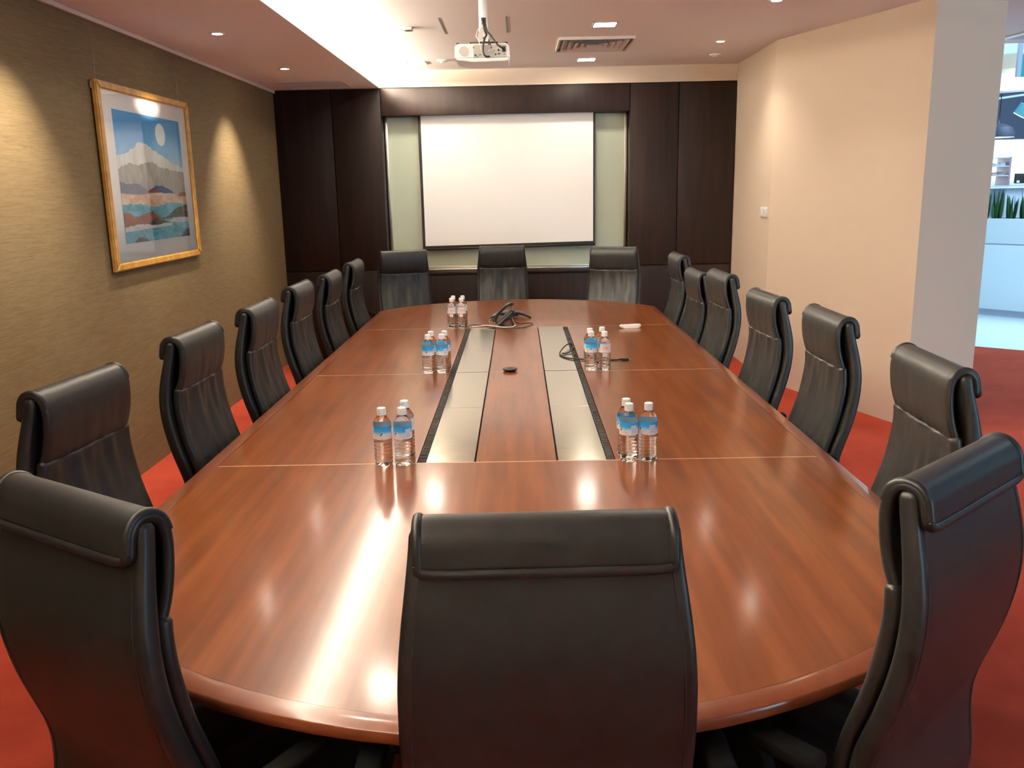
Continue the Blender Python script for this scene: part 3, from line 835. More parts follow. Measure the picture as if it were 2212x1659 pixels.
# white remote
rc = thing('remote_control', 'white remote control lying on the table by the panel seam', 'remote', (0.768, 5.975, TZ), 0.14)
bm = bmesh.new()
a = [(-0.06, -0.02), (0.055, -0.02), (0.075, -0.006), (0.075, 0.02), (0.05, 0.03), (-0.068, 0.03), (-0.08, 0.012), (-0.08, 0.0)]
b = [(-0.045, -0.026), (0.045, -0.026), (0.06, -0.015), (0.06, 0.025), (0.045, 0.03), (-0.055, 0.03), (-0.06, 0.02), (-0.06, -0.015)]
lo = [bm.verts.new((x, y, 0.0)) for x, y in b]; mi = [bm.verts.new((x, y, 0.013)) for x, y in a]; hi = [bm.verts.new((x*0.93, y*0.8, 0.024)) for x, y in a]
bm.faces.new(lo[::-1]); bm.faces.new(hi)
for p, q in ((lo, mi), (mi, hi)):
    for i in range(8): bm.faces.new((p[i], p[(i+1) % 8], q[(i+1) % 8], q[i]))
bmesh.ops.bevel(bm, geom=list(bm.edges), offset=0.002, segments=2, affect='EDGES')
auto(obj('remote_body', bm, M['white'], rc))
for k in range(3):
    boxo('button', -0.055+0.016*k, -0.046+0.016*k, -0.006, 0.004, 0.0235, 0.0252, M['keys'], rc, 0.001)

# ------------------------------------------------------------------ framed painting
PX, PY, PZ = X_L, 5.797, 1.815
pic = thing('framed_painting', 'coastal landscape painting with white moon in a gold frame on the olive wall', 'painting', (PX, PY, PZ))
W2, H2 = 0.700, 0.540          # half outer size (y, z)
fw_ = 0.058
def frame_bar(name, poly_yz):
    bm = bmesh.new()
    a = [bm.verts.new((0.014, y, z)) for y, z in poly_yz]
    b = [bm.verts.new((0.040, y, z)) for y, z in poly_yz]
    bm.faces.new(a[::-1]); bm.faces.new(b)
    for i in range(4): bm.faces.new((a[i], a[(i+1) % 4], b[(i+1) % 4], b[i]))
    bmesh.ops.bevel(bm, geom=[e for e in bm.edges if all(v.co.x > 0.03 for v in e.verts)], offset=0.008, segments=3, affect='EDGES')
    return auto(obj(name, bm, M['gold'], pic))
w1, h1 = W2-fw_, H2-fw_+0.012
frame_bar('frame_bar', [(-W2, H2), (W2, H2), (w1, h1), (-w1, h1)])
frame_bar('frame_bar', [(-W2, -H2), (-w1, -h1), (w1, -h1), (W2, -H2)])
frame_bar('frame_bar', [(-W2, -H2), (-W2, H2), (-w1, h1), (-w1, -h1)])
frame_bar('frame_bar', [(W2, -H2), (w1, -h1), (w1, h1), (W2, H2)])
boxo('mat_board', 0.016, 0.026, -w1-0.004, w1+0.004, -h1-0.004, h1+0.004, M['mat'], pic)
# the print itself: flat colour shapes in u (0..1 along the wall) and v (0..1 up)
ya, yb, za, zb = 5.285-PY, 6.315-PY, 1.428-PZ, 2.211-PZ
def watercolour(name, c1, c2, sc=7.0, vert=False):
    m = principled(name, c1, 0.75, spec=0.3)
    nt, b = nodes(m)
    f = noise(nt, coords(nt, (1, 1.0, 0.35) if vert else (1, 0.7, 1.6)), sc, 6, 0.65, 0.8)
    r = ramp(nt, [(0.35, c1), (0.68, c2)])
    nt.links.new(f, r.inputs[0]); nt.links.new(r.outputs[0], b.inputs['Base Color'])
    return m
def sky_mat():
    m = principled('painted_sky', (0.3, 0.55, 0.8), 0.75, spec=0.3)
    nt, b = nodes(m)
    tc = nt.nodes.new('ShaderNodeTexCoord'); sx = nt.nodes.new('ShaderNodeSeparateXYZ'); nt.links.new(tc.outputs['Object'], sx.inputs[0])
    mr = nt.nodes.new('ShaderNodeMapRange'); mr.inputs[1].default_value = za+0.45*(zb-za); mr.inputs[2].default_value = zb
    nt.links.new(sx.outputs[2], mr.inputs[0])
    f = noise(nt, coords(nt, (1, 1, 1)), 5, 5, 0.6, 0.6)
    a = add(nt, 'ShaderNodeMath', operation='MULTIPLY_ADD'); a.inputs[1].default_value = 0.45; nt.links.new(f, a.inputs[0]); nt.links.new(mr.outputs[0], a.inputs[2])
    r = ramp(nt, [(0.15, (0.86, 0.90, 0.92)), (0.45, (0.52, 0.74, 0.92)), (0.8, (0.22, 0.55, 0.88)), (1.0, (0.16, 0.45, 0.78))])
    nt.links.new(a.outputs[0], r.inputs[0]); nt.links.new(r.outputs[0], b.inputs['Base Color'])
    return m
PM = [sky_mat(), principled('painted_moon', (0.92, 0.94, 0.95), 0.7), watercolour('painted_mist', (0.74, 0.72, 0.66), (0.94, 0.94, 0.94), 6, True),
      watercolour('painted_hill', (0.36, 0.33, 0.29), (0.66, 0.63, 0.60), 9, True), watercolour('painted_far_land', (0.22, 0.24, 0.36), (0.34, 0.33, 0.40), 6),
      principled('painted_blue_hill', (0.06, 0.10, 0.36), 0.7), watercolour('painted_shore', (0.80, 0.45, 0.26), (0.95, 0.88, 0.80), 14), watercolour('painted_sea', (0.08, 0.42, 0.58), (0.36, 0.74, 0.84), 9),
      watercolour('painted_red_rock', (0.40, 0.13, 0.075), (0.50, 0.20, 0.13), 10), watercolour('painted_dark_rock', (0.06, 0.065, 0.08), (0.24, 0.22, 0.2), 16), watercolour('painted_surf', (0.62, 0.68, 0.68), (0.95, 0.95, 0.93), 12),
      principled('painted_roof', (0.45, 0.08, 0.06), 0.7), principled('painted_house', (0.85, 0.78, 0.72), 0.7)]
bm = bmesh.new()
layer = [0]
rnd = random.Random(3)
def shape(poly, mi, rough=0.0):
    layer[0] += 1
    pts = []
    n = len(poly)
    for i, (u, v) in enumerate(poly):
        u2, v2 = poly[(i+1) % n]
        k = 1 if (abs(v2-v) < 1e-6 and (v <= 0 or v >= 1)) or (abs(u2-u) < 1e-6) or not rough else 8
        for j in range(k):
            s = j/k; d = rough*rnd.uniform(-1, 1) if j else 0
            pts.append((u+(u2-u)*s, min(1, max(0, v+(v2-v)*s+d))))
    x = 0.0262+0.00025*layer[0]
    f = bm.faces.new([bm.verts.new((x, ya+(yb-ya)*u, za+(zb-za)*v)) for u, v in pts]); f.material_index = mi
shape([(0, 0), (1, 0), (1, 1), (0, 1)], 0)
shape([(0.665+0.078*math.cos(2*PI*i/28), 0.862+0.092*math.sin(2*PI*i/28)) for i in range(28)], 1)
shape([(0, 0.30), (1, 0.30), (1, 0.60), (0.85, 0.62), (0.62, 0.70), (0.45, 0.76), (0.33, 0.78), (0.15, 0.69), (0, 0.66)], 2, 0.01)
shape([(0, 0.30), (1, 0.30), (1, 0.555), (0.85, 0.57), (0.62, 0.59), (0.48, 0.635), (0.30, 0.60), (0.15, 0.615), (0, 0.56)], 3, 0.008)
shape([(0, 0.35), (0.42, 0.35), (0.40, 0.40), (0.25, 0.455), (0.1, 0.45), (0, 0.47)], 4, 0.005)
shape([(0.36, 0.37), (0.8, 0.37), (0.75, 0.405), (0.62, 0.44), (0.5, 0.44), (0.4, 0.40)], 5, 0.004)
shape([(0, 0.26), (1, 0.28), (1, 0.36), (0.6, 0.38), (0.3, 0.37), (0, 0.38)], 6, 0.006)
shape([(0.86, 0.35), (1, 0.35), (1, 0.385), (0.9, 0.385)], 8, 0.003)
shape([(0.37, 0.36), (0.6, 0.365), (0.6, 0.385), (0.37, 0.38)], 12); shape([(0.365, 0.38), (0.56, 0.385), (0.54, 0.405), (0.39, 0.40)], 11)
shape([(0, 0), (1, 0), (1, 0.285), (0.7, 0.30), (0.45, 0.27), (0.25, 0.30), (0, 0.295)], 7, 0.006)
shape([(0.55, 0.17), (1, 0.165), (1, 0.28), (0.88, 0.265), (0.8, 0.25), (0.66, 0.19)], 9, 0.008)
shape([(0.6, 0.135), (1, 0.125), (1, 0.165), (0.75, 0.175)], 10, 0.004)
shape([(0, 0.115), (0.75, 0.12), (0.6, 0.15), (0.42, 0.235), (0.28, 0.215), (0.15, 0.195), (0.08, 0.235), (0, 0.23)], 8, 0.006)
shape([(0.3, 0.12), (0.75, 0.12), (0.6, 0.15), (0.45, 0.185)], 9, 0.008)
shape([(0, 0.085), (0.7, 0.105), (0.72, 0.13), (0.4, 0.125), (0.2, 0.14), (0, 0.125)], 10, 0.006)
shape([(0.85, 0.0), (1, 0.0), (1, 0.07), (0.93, 0.055)], 9, 0.004); shape([(0.1, 0.0), (0.33, 0.0), (0.24, 0.035), (0.16, 0.03)], 9, 0.003)
me = bpy.data.meshes.new('print'); bm.to_mesh(me); bm.free()
for m in PM: me.materials.append(m)
o = bpy.data.objects.new('print', me); C.objects.link(o); o.parent = pic
def glass_sheet():
    m = bpy.data.materials.new('picture_glass'); m.use_nodes = True
    nt = m.node_tree; nt.nodes.clear()
    out = nt.nodes.new('ShaderNodeOutputMaterial'); mx = nt.nodes.new('ShaderNodeMixShader')
    tr = nt.nodes.new('ShaderNodeBsdfTransparent'); gl = nt.nodes.new('ShaderNodeBsdfGlossy'); gl.inputs['Roughness'].default_value = 0.02
    fr = nt.nodes.new('ShaderNodeFresnel'); fr.inputs[0].default_value = 1.45
    nt.links.new(fr.outputs[0], mx.inputs[0]); nt.links.new(tr.outputs[0], mx.inputs[1]); nt.links.new(gl.outputs[0], mx.inputs[2]); nt.links.new(mx.outputs[0], out.inputs[0])
    return m
M['thinglass'] = glass_sheet()
bm = bmesh.new(); vs = [bm.verts.new((0.0315, y, z)) for y, z in ((-w1, -h1), (w1, -h1), (w1, h1), (-w1, h1))]; bm.faces.new(vs)
obj('picture_glass', bm, M['thinglass'], pic)
for y, z in ((-0.3, 0.36), (0.3, 0.36), (-0.3, -0.4), (0.3, -0.4)):
    boxo('wall_bumper', -0.001, 0.0145, y-0.02, y+0.02, z-0.02, z+0.02, M['rubber'], pic)
tubeo('hanging_wire', [(0.008, -0.62, 0.43), (0.008, -0.62, 0.86)], 0.0007, M['alu'], pic, 6, 2)
tubeo('hanging_wire', [(0.008, 0.60, 0.43), (0.008, 0.60, 0.86)], 0.0007, M['alu'], pic, 6, 2)
boxo('hook', 0.004, 0.014, -0.705, -0.695, 0.49, 0.53, M['alu'], pic, 0.002)

# ------------------------------------------------------------------ projector
PJX, PJY = -0.191, 5.30
mt = thing('projector_mount', 'white ceiling pole with folded bracket holding the projector', 'projector mount', (PJX+0.008, PJY+0.12, Z_C))
bm = bmesh.new(); lathe(bm, [(0.026, -0.296), (0.026, -0.002)], 28); auto(obj('pole', bm, M['white'], mt))
bm = bmesh.new(); lathe(bm, [(0.075, -0.012), (0.075, 0.0)], 32); auto(obj('ceiling_plate', bm, M['white'], mt))
bm = bmesh.new()
hexp = [(-0.014, -0.232), (0.008, -0.232), (0.034, -0.280), (0.027, -0.310), (-0.027, -0.310), (-0.034, -0.280)]
a = [bm.verts.new((x, -0.031, z)) for x, z in hexp]; b = [bm.verts.new((x, -0.024, z)) for x, z in hexp]
bm.faces.new(a); bm.faces.new(b[::-1])
for i in range(6): bm.faces.new((a[i], b[i], b[(i+1) % 6], a[(i+1) % 6]))
obj('bracket', bm, M['white'], mt)
boxo('swivel_block', -0.024, 0.034, -0.028, 0.03, -0.325, -0.292, M['black'], mt, 0.003)
boxo('bracket_screw', -0.004, 0.004, -0.033, -0.03, -0.297, -0.287, M['darkmetal'], mt)
boxo('mounting_plate', -0.082, 0.086, -0.10, 0.10, -0.336, -0.322, M['darkmetal'], mt, 0.004)
boxo('pole_slot', -0.011, 0.017, -0.0275, -0.018, -0.215, -0.178, M['black'], mt, 0.003)
pj = thing('projector', 'white ceiling projector with its connector side towards the table', 'projector', (PJX, PJY+0.12, 2.425))
bm = bmesh.new()
q = [(-0.158, 0.019), (-0.156, 0.091), (-0.145, 0.1), (0.145, 0.099), (0.156, 0.091), (0.16, 0.06), (0.158, 0.019)]
a = [bm.verts.new((x, -0.125, z)) for x, z in q]; b = [bm.verts.new((x, 0.14, z)) for x, z in q]
bm.faces.new(a); bm.faces.new(b[::-1])
for i in range(len(q)): bm.faces.new((a[i], b[i], b[(i+1) % len(q)], a[(i+1) % len(q)]))
bmesh.ops.bevel(bm, geom=list(bm.edges), offset=0.006, segments=2, affect='EDGES')
auto(obj('upper_case', bm, M['white'], pj))
bm = bmesh.new()
q = [(-0.156, 0.021), (0.158, 0.021), (0.156, 0.01), (0.14, 0.001), (0.02, 0.0), (-0.06, 0.0), (-0.135, 0.008)]
a = [bm.verts.new((x, -0.13, z)) for x, z in q]; b = [bm.verts.new((x, 0.145, z)) for x, z in q]
bm.faces.new(a); bm.faces.new(b[::-1])
for i in range(len(q)): bm.faces.new((a[i], b[i], b[(i+1) % len(q)], a[(i+1) % len(q)]))
bmesh.ops.bevel(bm, geom=list(bm.edges), offset=0.005, segments=2, affect='EDGES')
auto(obj('lower_case', bm, M['white'], pj))
M['panelgrey'] = principled('panel_grey', (0.45, 0.42, 0.37), 0.5)
boxo('connector_panel', -0.048, 0.143, -0.1275, -0.122, 0.024, 0.092, M['panelgrey'], pj)
def port(x0, x1, z0, z1, m='black'):
    boxo('port', x0, x1, -0.1295, -0.1265, (z0-0.05)*0.94+0.023, (z1-0.05)*0.94+0.023, M[m], pj)
def rport(x, z, r, m='black'):
    bm = bmesh.new(); lathe(bm, [(r, -0.0015), (r, 0.0015)], 16)
    bm.transform(Matrix.Translation((x, -0.128, (z-0.05)*0.94+0.023)) @ Matrix.Rotation(PI/2, 4, 'X')); obj('port', bm, M[m], pj)
rport(-0.037, 0.063, 0.0065); rport(-0.024, 0.056, 0.003); rport(-0.047, 0.108, 0.004); rport(0.055, 0.107, 0.004); rport(0.097, 0.091, 0.006); rport(0.079, 0.066, 0.005); rport(0.129, 0.068, 0.0035)
port(-0.017, -0.003, 0.064, 0.068); port(0.038, 0.054, 0.122, 0.129); port(0.092, 0.106, 0.066, 0.073); port(0.117, 0.137, 0.080, 0.112)
for k in range(3): rport(0.042+0.013*k, 0.089, 0.0055, 'chrome')
bm = bmesh.new(); lathe(bm, [(0.031, 0.0), (0.031, 0.004), (0.028, 0.0045), (0.0275, 0.003)], 32)
bm.transform(Matrix.Translation((-0.103, -0.124, 0.0585)) @ Matrix.Rotation(PI/2, 4, 'X')); auto(obj('speaker_ring', bm, M['white'], pj))
bm = bmesh.new(); lathe(bm, [(0.0275, 0.0), (0.0275, 0.0035)], 32)
bm.transform(Matrix.Translation((-0.103, -0.124, 0.0585)) @ Matrix.Rotation(PI/2, 4, 'X')); obj('speaker_grille', bm, M['panelgrey'], pj)
for x in (-0.14, 0.14): boxo('foot', x-0.009, x+0.009, -0.115, -0.09, 0.097, 0.108, M['darkmetal'], pj, 0.002)
def pcable(name, pts, r, m, lab):
    world_tube(name, [(PJX+x, PJY+y, z) for x, y, z in pts], r, m, lab, 'cable')
pcable('projector_cable', [(0.0085, 0.098, 2.668), (0.009, 0.084, 2.645), (0.016, 0.078, 2.61), (0.026, 0.072, 2.585), (0.026, 0.03, 2.572), (0.018, -0.014, 2.548), (0.010, -0.03, 2.515), (0.009, -0.03, 2.475), (0.022, -0.023, 2.452), (0.045, -0.013, 2.452)], 0.0055, M['rubber'], 'black cable drooping from the projector pole to the middle sockets')
pcable('power_cable', [(0.0195, 0.098, 2.668), (0.021, 0.084, 2.642), (0.031, 0.077, 2.605), (0.046, 0.07, 2.588), (0.056, 0.03, 2.57), (0.07, -0.016, 2.543), (0.09, -0.03, 2.514), (0.112, -0.025, 2.499), (0.127, -0.012, 2.492)], 0.005, M['rubber'], 'black power cable running from the pole to the projector corner socket')
pcable('signal_cable', [(0.0, 0.098, 2.665), (-0.004, 0.084, 2.64), (-0.027, 0.08, 2.605), (-0.034, 0.07, 2.578), (-0.026, 0.02, 2.56), (-0.016, -0.014, 2.54), (-0.006, -0.025, 2.505), (0.0, -0.018, 2.478), (0.004, -0.009, 2.472)], 0.0025, M['offwhite'], 'thin pale cable bowed around the projector bracket')

# ------------------------------------------------------------------ ceiling fittings
dv = thing('ceiling_diffuser', 'rectangular louvred air diffuser in the main ceiling near the screen', 'air vent', (0.645, 7.55, Z_C))
M['ventpaint'] = paint('vent_paint', (0.66, 0.56, 0.50), 0.6)
def rect_loop(name, hx, hy, wi, z0, z1, parent, m, flare=0.0):
    bm = bmesh.new()
    def ring(dx, dy, z): return [bm.verts.new((sx*dx, sy*dy, z)) for sx, sy in ((-1, -1), (1, -1), (1, 1), (-1, 1))]
    a = ring(hx, hy, z0); b = ring(hx-wi, hy-wi, z0); c = ring(hx-wi-flare, hy-wi-flare, z1); d = ring(hx-flare, hy-flare, z1)
    for p, q in ((a, b), (b, c), (c, d), (d, a)):
        for i in range(4): bm.faces.new((p[i], p[(i+1) % 4], q[(i+1) % 4], q[i]))
    return obj(name, bm, m, parent)
rect_loop('frame', 0.30, 0.32, 0.012, -0.022, 0.0, dv, M['ventpaint'])
boxo('duct_shade_plate', -0.289, 0.289, -0.309, 0.309, -0.002, -0.0005, M['black'], dv)  # black plate standing in for the shade inside the duct
for k in range(5):
    h = 0.265-0.052*k
    rect_loop('louvre', h, h*1.06+0.0, 0.004, -0.022, -0.003, dv, M['ventpaint'], 0.030)
rg = thing('return_grille', 'flush slotted air grille in the low soffit by the dark panels', 'air vent', (-1.878, 8.55, Z_S))
M['grille'] = paint('grille_paint', (0.5, 0.40, 0.36), 0.7)
rect_loop('frame', 0.30, 0.27, 0.012, -0.006, 0.0, rg, M['ventpaint'])
boxo('backing', -0.289, 0.289, -0.259, 0.259, -0.002, -0.0006, M['grille'], rg)
for k in range(9): boxo('slat', -0.288, 0.288, -0.238+0.057*k, -0.222+0.057*k, -0.005, -0.0019, M['ventpaint'], rg)
for x, y, z, lab in ((-0.66, 8.316, Z_C, 'flat round smoke detector on the ceiling near the glowing cove'), (1.806, 8.311, Z_C, 'flat round smoke detector on the ceiling by the cream wall corner')):
    t = thing('smoke_detector', lab, 'detector', (x, y, z))
    bm = bmesh.new(); lathe(bm, [(0.05, 0.0), (0.05, -0.008), (0.046, -0.012), (0.01, -0.014)], 28); auto(obj('base_disc', bm, M['white'], t))
    bm = bmesh.new(); lathe(bm, [(0.024, -0.012), (0.02, -0.024), (0.006, -0.026)], 24); auto(obj('sensor', bm, M['offwhite'], t))
t = thing('ceiling_sensor', 'small square sensor box on the ceiling next to the bright cove', 'sensor', (-0.775, 6.69, Z_C))
boxo('sensor_box', -0.035, 0.035, -0.04, 0.04, -0.02, 0.0, M['panelgrey'], t, 0.003); boxo('sensor_eye', -0.015, 0.015, -0.015, 0.015, -0.024, -0.019, M['black'], t)
for x in (-0.519, -0.055):
    o = boxo('slot_joint', x-0.005, x+0.005, 6.35, 6.98, Z_C-0.0015, Z_C+0.001, M['darkmetal'], CE)
# light switches on the right wall
for y, lab in ((7.815, 'plain cream wall switch plate on the cream wall, farther from the bend'), (7.705, 'cream wall switch with small buttons on the cream wall, beside the bend')):
    t = thing('wall_switch', lab, 'switch', (2.158, y, 1.467))
    x0 = 0.0
    boxo('plate', x0-0.012, x0+0.006, -0.05, 0.05, -0.044, 0.044, M['white'], t, 0.003)
    if y < 7.75:
        for k in range(3): boxo('rocker', x0-0.016, x0-0.011, -0.03, 0.03, -0.032+0.024*k, -0.012+0.024*k, M['cap'], t, 0.001)
    else: boxo('rocker', x0-0.015, x0-0.011, -0.032, 0.032, -0.03, 0.03, M['cap'], t, 0.002)

# ------------------------------------------------------------------ lobby beyond the opening
bm = bmesh.new(); box(bm, 14.0, 14.15, Y_F, 15.2, 0, 4.2); struct('wall_lobby_side', bm, M['lobbywhite'])
bm = bmesh.new(); box(bm, 2.75, 14.0, 15.0, 15.15, 0, 4.2); struct('wall_lobby_end', bm, M['lobbywhite'])
bm = bmesh.new(); box(bm, 2.76, 2.9, 9.35, 15.0, 0, 4.2); struct('wall_lobby_return', bm, M['lobbywhite'])
bm = bmesh.new(); box(bm, 2.75, 14.0, Y_F, 15.0, 4.2, 4.3); struct('ceiling_lobby', bm, M['lobbydark'])
bm = bmesh.new(); box(bm, 9.0, 14.0, Y_F-0.15, Y_F, 0, 4.2); struct('wall_lobby_front', bm, M['lobbywhite'])
# bulkheads over the lobby
dx, dy = 0.785, -0.62
def lobby_box(name, px, py, length, depth, z0, z1, mat, lab=None):
    bm = bmesh.new()
    nx_, ny_ = 0.62, 0.785
    p = [(px, py), (px+dx*length, py+dy*length), (px+dx*length+nx_*depth, py+dy*length+ny_*depth), (px+nx_*depth, py+ny_*depth)]
    prism(bm, p, z0, z1); return struct(name, bm, mat, lab)
lobby_box('trim_2', 4.2, 11.4, 4.0, 0.3, 2.92, 3.08, principled('beige_bulkhead', (0.58, 0.46, 0.36), 0.6), 'beige band of the lobby bulkhead')
lobby_box('trim_3', 4.2, 11.4, 4.0, 0.3, 3.081, 4.2, M['lobbywhite'])
lobby_box('trim_4', 4.2, 11.45, 4.0, 0.3, 2.69, 2.919, M['lobbywhite'], 'pale lower edge of the lobby bulkhead')
# cool ceiling panels
for x, y, z, sx, sy in ((6.6, 7.5, 4.15, 0.6, 1.2), (9.5, 8.0, 4.15, 0.6, 1.2), (7.5, 11.0, 4.15, 1.2, 0.6), (4.6, 9.6, 4.15, 0.5, 0.4)):
    t = thing('lobby_panel_light_offscreen', 'cool white rectangular panel lamp in the lobby ceiling', 'ceiling light', (x, y, z), 0, 'lobby panel lamps')
    rect_loop('frame', sx+0.02, sy+0.02, 0.02, -0.01, 0.05, t, M['white'])
    bm = bmesh.new(); vs = [bm.verts.new(c) for c in ((-sx, -sy, 0), (-sx, sy, 0), (sx, sy, 0), (sx, -sy, 0))]; bm.faces.new(vs)
    me = bpy.data.meshes.new('diffuser'); bm.to_mesh(me); bm.free(); me.materials.append(M['cool_lamp'])
    o = bpy.data.objects.new('diffuser', me); C.objects.link(o); o.parent = t
# luminous box lamp under the bulkhead
t = thing('light_box', 'glowing cool white box lamp mounted on the lobby bulkhead', 'lamp', (5.546, 10.387, 2.69), -0.669)
M['glowbox'] = emission('glow_box', (0.85, 0.97, 1.0), 6.0)
boxo('diffuser', 0.0, 1.0, -0.10, -0.02, 0.0, 0.12, M['glowbox'], t, 0.02); boxo('back_plate', -0.01, 1.01, -0.021, 0.002, -0.005, 0.13, M['white'], t)
t = thing('hanging_sign', 'plain teal sign panel hanging below the lobby ceiling', 'sign', (5.36, 9.6, 2.75))
boxo('panel', -0.09, 0.95, -0.015, 0.015, 0.0, 0.22, M['teal'], t); boxo('edge_strip', -0.13, -0.09, -0.02, 0.02, 0.0, 0.42, M['lobbygrey'], t)
for k in (0, 1): boxo('rod', 0.05+0.7*k, 0.065+0.7*k, -0.006, 0.006, 0.215, 1.45, M['lobbygrey'], t)
# slot diffuser in the corridor ceiling
t = thing('slot_diffuser', 'white slot diffuser in the grey corridor ceiling beyond the wall end', 'air vent', (4.12, 7.35, Z_C), 0.1)
boxo('slot_frame', -0.03, 0.03, -0.45, 0.45, -0.012, 0.0, M['white'], t, 0.002); boxo('slot_gap', 0.035, 0.24, -0.45, 0.45, -0.004, 0.0, M['lobbygrey'], t)
# pendant lamps
for x, y, z, r, lab in ((6.38, 12.0, 2.25, 0.20, 'dark dome pendant lamp glowing underneath over the lobby counter'),):
    t = thing('pendant_lamp', lab, 'lamp', (x, y, z))
    bm = bmesh.new(); lathe(bm, [(r, 0.0), (r*0.98, 0.06), (r*0.8, 0.13), (r*0.4, 0.17), (0.03, 0.18)], 28, cap=False); auto(obj('dome', bm, M['lobbydark'], t))
    bm = bmesh.new(); lathe(bm, [(r*0.97, 0.004), (r*0.97, 0.008)], 28); obj('glow_disc', bm, M['glowbox'], t)
    tubeo('cord', [(0, 0, 0.178), (0, 0, 1.95)], 0.006, M['black'], t, 6, 1)
t = thing('track_spotlight', 'white cylinder track spotlight under the dark lobby ceiling', 'lamp', (6.52, 11.8, 2.52)); t.rotation_euler = (0.35, 0.45, 0)
bm = bmesh.new(); lathe(bm, [(0.075, 0.0), (0.075, 0.14)], 24); auto(obj('can', bm, principled('can_teal', (0.15, 0.45, 0.5), 0.5), t))
bm = bmesh.new(); lathe(bm, [(0.072, -0.006), (0.072, -0.001)], 24); obj('lens', bm, M['glowbox'], t)
from mathutils import Euler
Rm = Euler((0.35, 0.45, 0)).to_matrix(); wt = Rm @ Vector((0, 0, 0.19)); wt.z = 4.2-2.52
tubeo('arm', [(0.0, 0, 0.135), (0.0, 0.0, 0.19), Rm.transposed() @ wt], 0.012, M['white'], t, 6, 1)
t = thing('ceiling_track', 'thin white lighting track crossing the dark lobby ceiling', 'light track', (6.7, 11.9, 2.79)); boxo('rail', -0.9, 0.9, -0.015, 0.015, -0.012, 0.012, M['lobbywhite'], t); t.rotation_euler = (0, -0.09, -0.6)
tubeo('stem', [(0.3, 0, 0.012), (0.3, 0, 1.385)], 0.008, M['lobbywhite'], t, 6, 1)
bm = bmesh.new(); box(bm, 4.6, 9.5, 13.6, 13.9, 2.30, 4.2); struct('trim_5', bm, M['lobbydark'], 'dark lobby ceiling drop')
# glowing pane added in place of the brightly lit white wall behind
bm = bmesh.new(); box(bm, 6.6, 9.8, 14.90, 15.0, 1.75, 2.62); o = obj('lobby_glow_pane', bm, M['wall_pane_glow']); o['kind'] = 'structure'; o['label'] = 'glowing pane in place of the bright lobby end wall'
# shelf unit and desk
t = thing('shelf_unit', 'white open shelf unit with small goods in front of the glowing lobby pane', 'shelf', (7.45, 14.0, 0))
boxo('cabinet', -0.9, 0.14, -0.2, 0.2, 0.0, 1.62, M['lobbywhite'], t)
for z in (1.76, 1.90, 2.03): boxo('shelf_board', -0.9, 0.12, -0.18, 0.18, z, z+0.015, M['lobbywhite'], t)
boxo('upright', 0.12, 0.15, -0.18, 0.18, 1.62, 2.05, principled('upright_pink', (0.45, 0.3, 0.34), 0.5), t)
rr = random.Random(5)
for z in (1.775, 1.915):
    x = 7.45-0.45
    while x < 7.45+0.075:
        wd = min(rr.uniform(0.05, 0.1), 7.568-x); c = rr.choice([(0.25, 0.2, 0.25), (0.5, 0.5, 0.55), (0.15, 0.2, 0.3), (0.5, 0.3, 0.3)])
        o = thing('shelf_item', 'small box among goods on the white lobby shelf', 'box', (x+wd/2, 13.95, z), 0, 'goods on the lobby shelf')
        boxo('carton', -wd/2, wd/2-0.008, -0.05, 0.05, 0.0, rr.uniform(0.03, 0.06), principled('carton', c, 0.5), o, 0.004)
        boxo('carton_band', -wd/2-0.001, wd/2-0.007, -0.051, 0.051, 0.008, 0.016, M['white'], o)
        x += wd
t = thing('monitor', 'low dark screen on the lobby desk behind the planter', 'monitor', (7.35, 12.95, 1.60))
boxo('display', -0.16, 0.3, -0.02, 0.02, 0.05, 0.19, M['black'], t, 0.004); boxo('stand', 0.02, 0.10, -0.02, 0.02, 0.0, 0.06, M['black'], t)
boxo('bezel_light', -0.14, -0.10, -0.024, -0.019, 0.06, 0.09, M['white'], t)
t = thing('lobby_desk', 'tall pale grey desk standing behind the planter counter', 'desk', (7.3, 13.0, 0))
boxo('front_panel', -0.33, 1.6, -0.25, 0.25, 0.0, 1.585, M['lobbygrey'], t, 0.01); boxo('desk_top', -0.6, 1.65, -0.3, 0.3, 1.586, 1.60, M['lobbywhite'], t)
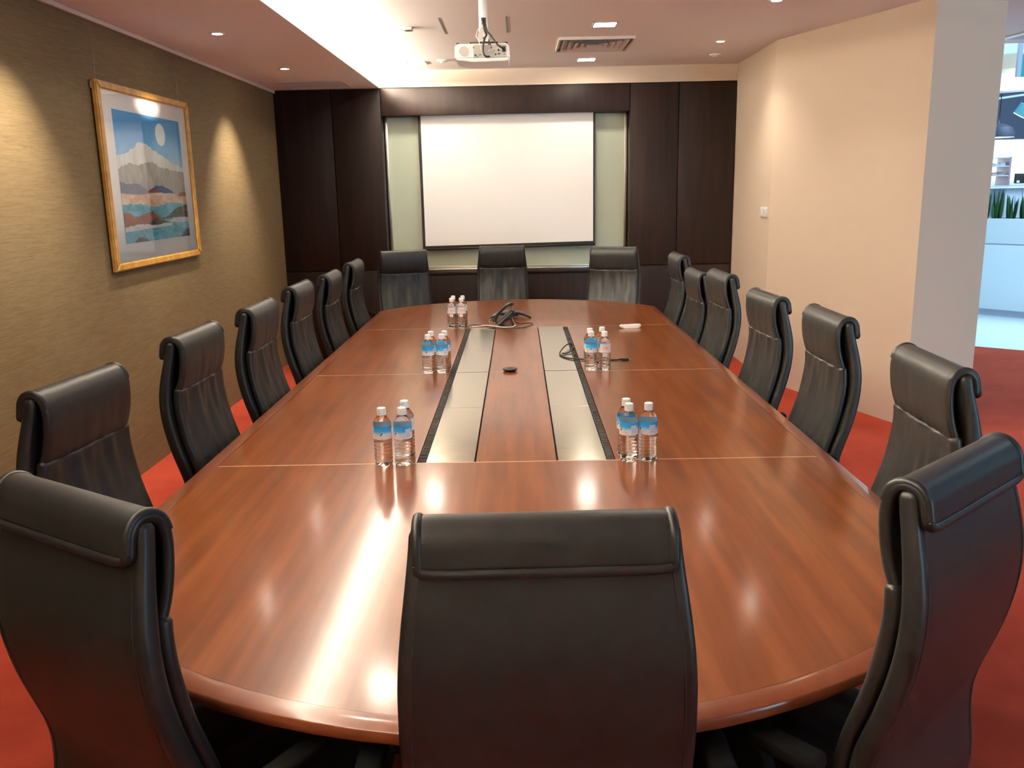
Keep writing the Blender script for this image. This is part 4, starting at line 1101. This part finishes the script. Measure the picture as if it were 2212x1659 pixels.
# planter counter running along the diagonal
ang = math.atan2(-0.42, 0.344)
t = thing('planter_counter', 'long white planter counter with a shadow groove on the lobby floor', 'counter', (5.983, 11.281, -0.004), ang)
boxo('lower_front', -1.5, 3.5, 0.0, 0.5, 0.085, 0.905, M['lobbywhite'], t, 0.004)
boxo('upper_front', -1.5, 3.5, 0.0, 0.03, 0.92, 1.232, M['lobbywhite'], t, 0.003); boxo('upper_back', -1.5, 3.5, 0.47, 0.5, 0.92, 1.232, M['lobbywhite'], t, 0.003)
boxo('soil', -1.5, 3.5, 0.031, 0.469, 0.904, 1.19, principled('soil', (0.02, 0.03, 0.015), 0.9), t)
boxo('groove', -1.49, 3.49, 0.012, 0.48, 0.900, 0.93, M['lobbygrey'], t); boxo('kick_plate', -1.5, 3.5, 0.03, 0.47, 0.0, 0.086, M['lobbygrey'], t)
def leaf_mesh(seed):
    r = random.Random(seed); bm = bmesh.new(); h = r.uniform(0.2, 0.42); lean = r.uniform(-0.03, 0.03); wd = r.uniform(0.016, 0.03); tw = r.uniform(0, PI)
    c, s = math.cos(tw), math.sin(tw); rows = []
    for i in range(6):
        q = i/5; hw = wd*math.sin(PI*(0.15+0.85*q))**0.7 if q < 1 else 0.001
        off = lean*q*q
        rows.append([bm.verts.new((off+c*u*hw, s*u*hw+abs(u)*0.004, h*q)) for u in (-1, 0, 1)])
    for a, b in zip(rows, rows[1:]):
        for i in range(2): bm.faces.new((a[i], a[i+1], b[i+1], b[i]))
    ret = bmesh.ops.extrude_face_region(bm, geom=list(bm.faces))
    for v in [e for e in ret['geom'] if isinstance(e, bmesh.types.BMVert)]: v.co.y += 0.003
    return bm
ca, sa = math.cos(ang), math.sin(ang)
for k in range(16):
    lx = -0.12+0.085*k; ly = 0.13+0.19*(k % 2)
    t = thing('leafy_plant', 'upright green blade-leaved plant growing in the white planter counter', 'plant', (5.983+ca*lx-sa*ly, 11.281+sa*lx+ca*ly, 1.183), rr.uniform(0, 6), 'plants in the planter counter')
    for j in range(6):
        o = obj('leaf', leaf_mesh(k*10+j), M['leaf'], t, smooth=True)
        ang_ = j*1.047; o.location = (0.036*math.cos(ang_), 0.036*math.sin(ang_), 0); tl = rr.uniform(0.02, 0.13)
        o.rotation_euler = (-tl*math.sin(ang_), tl*math.cos(ang_), 0)
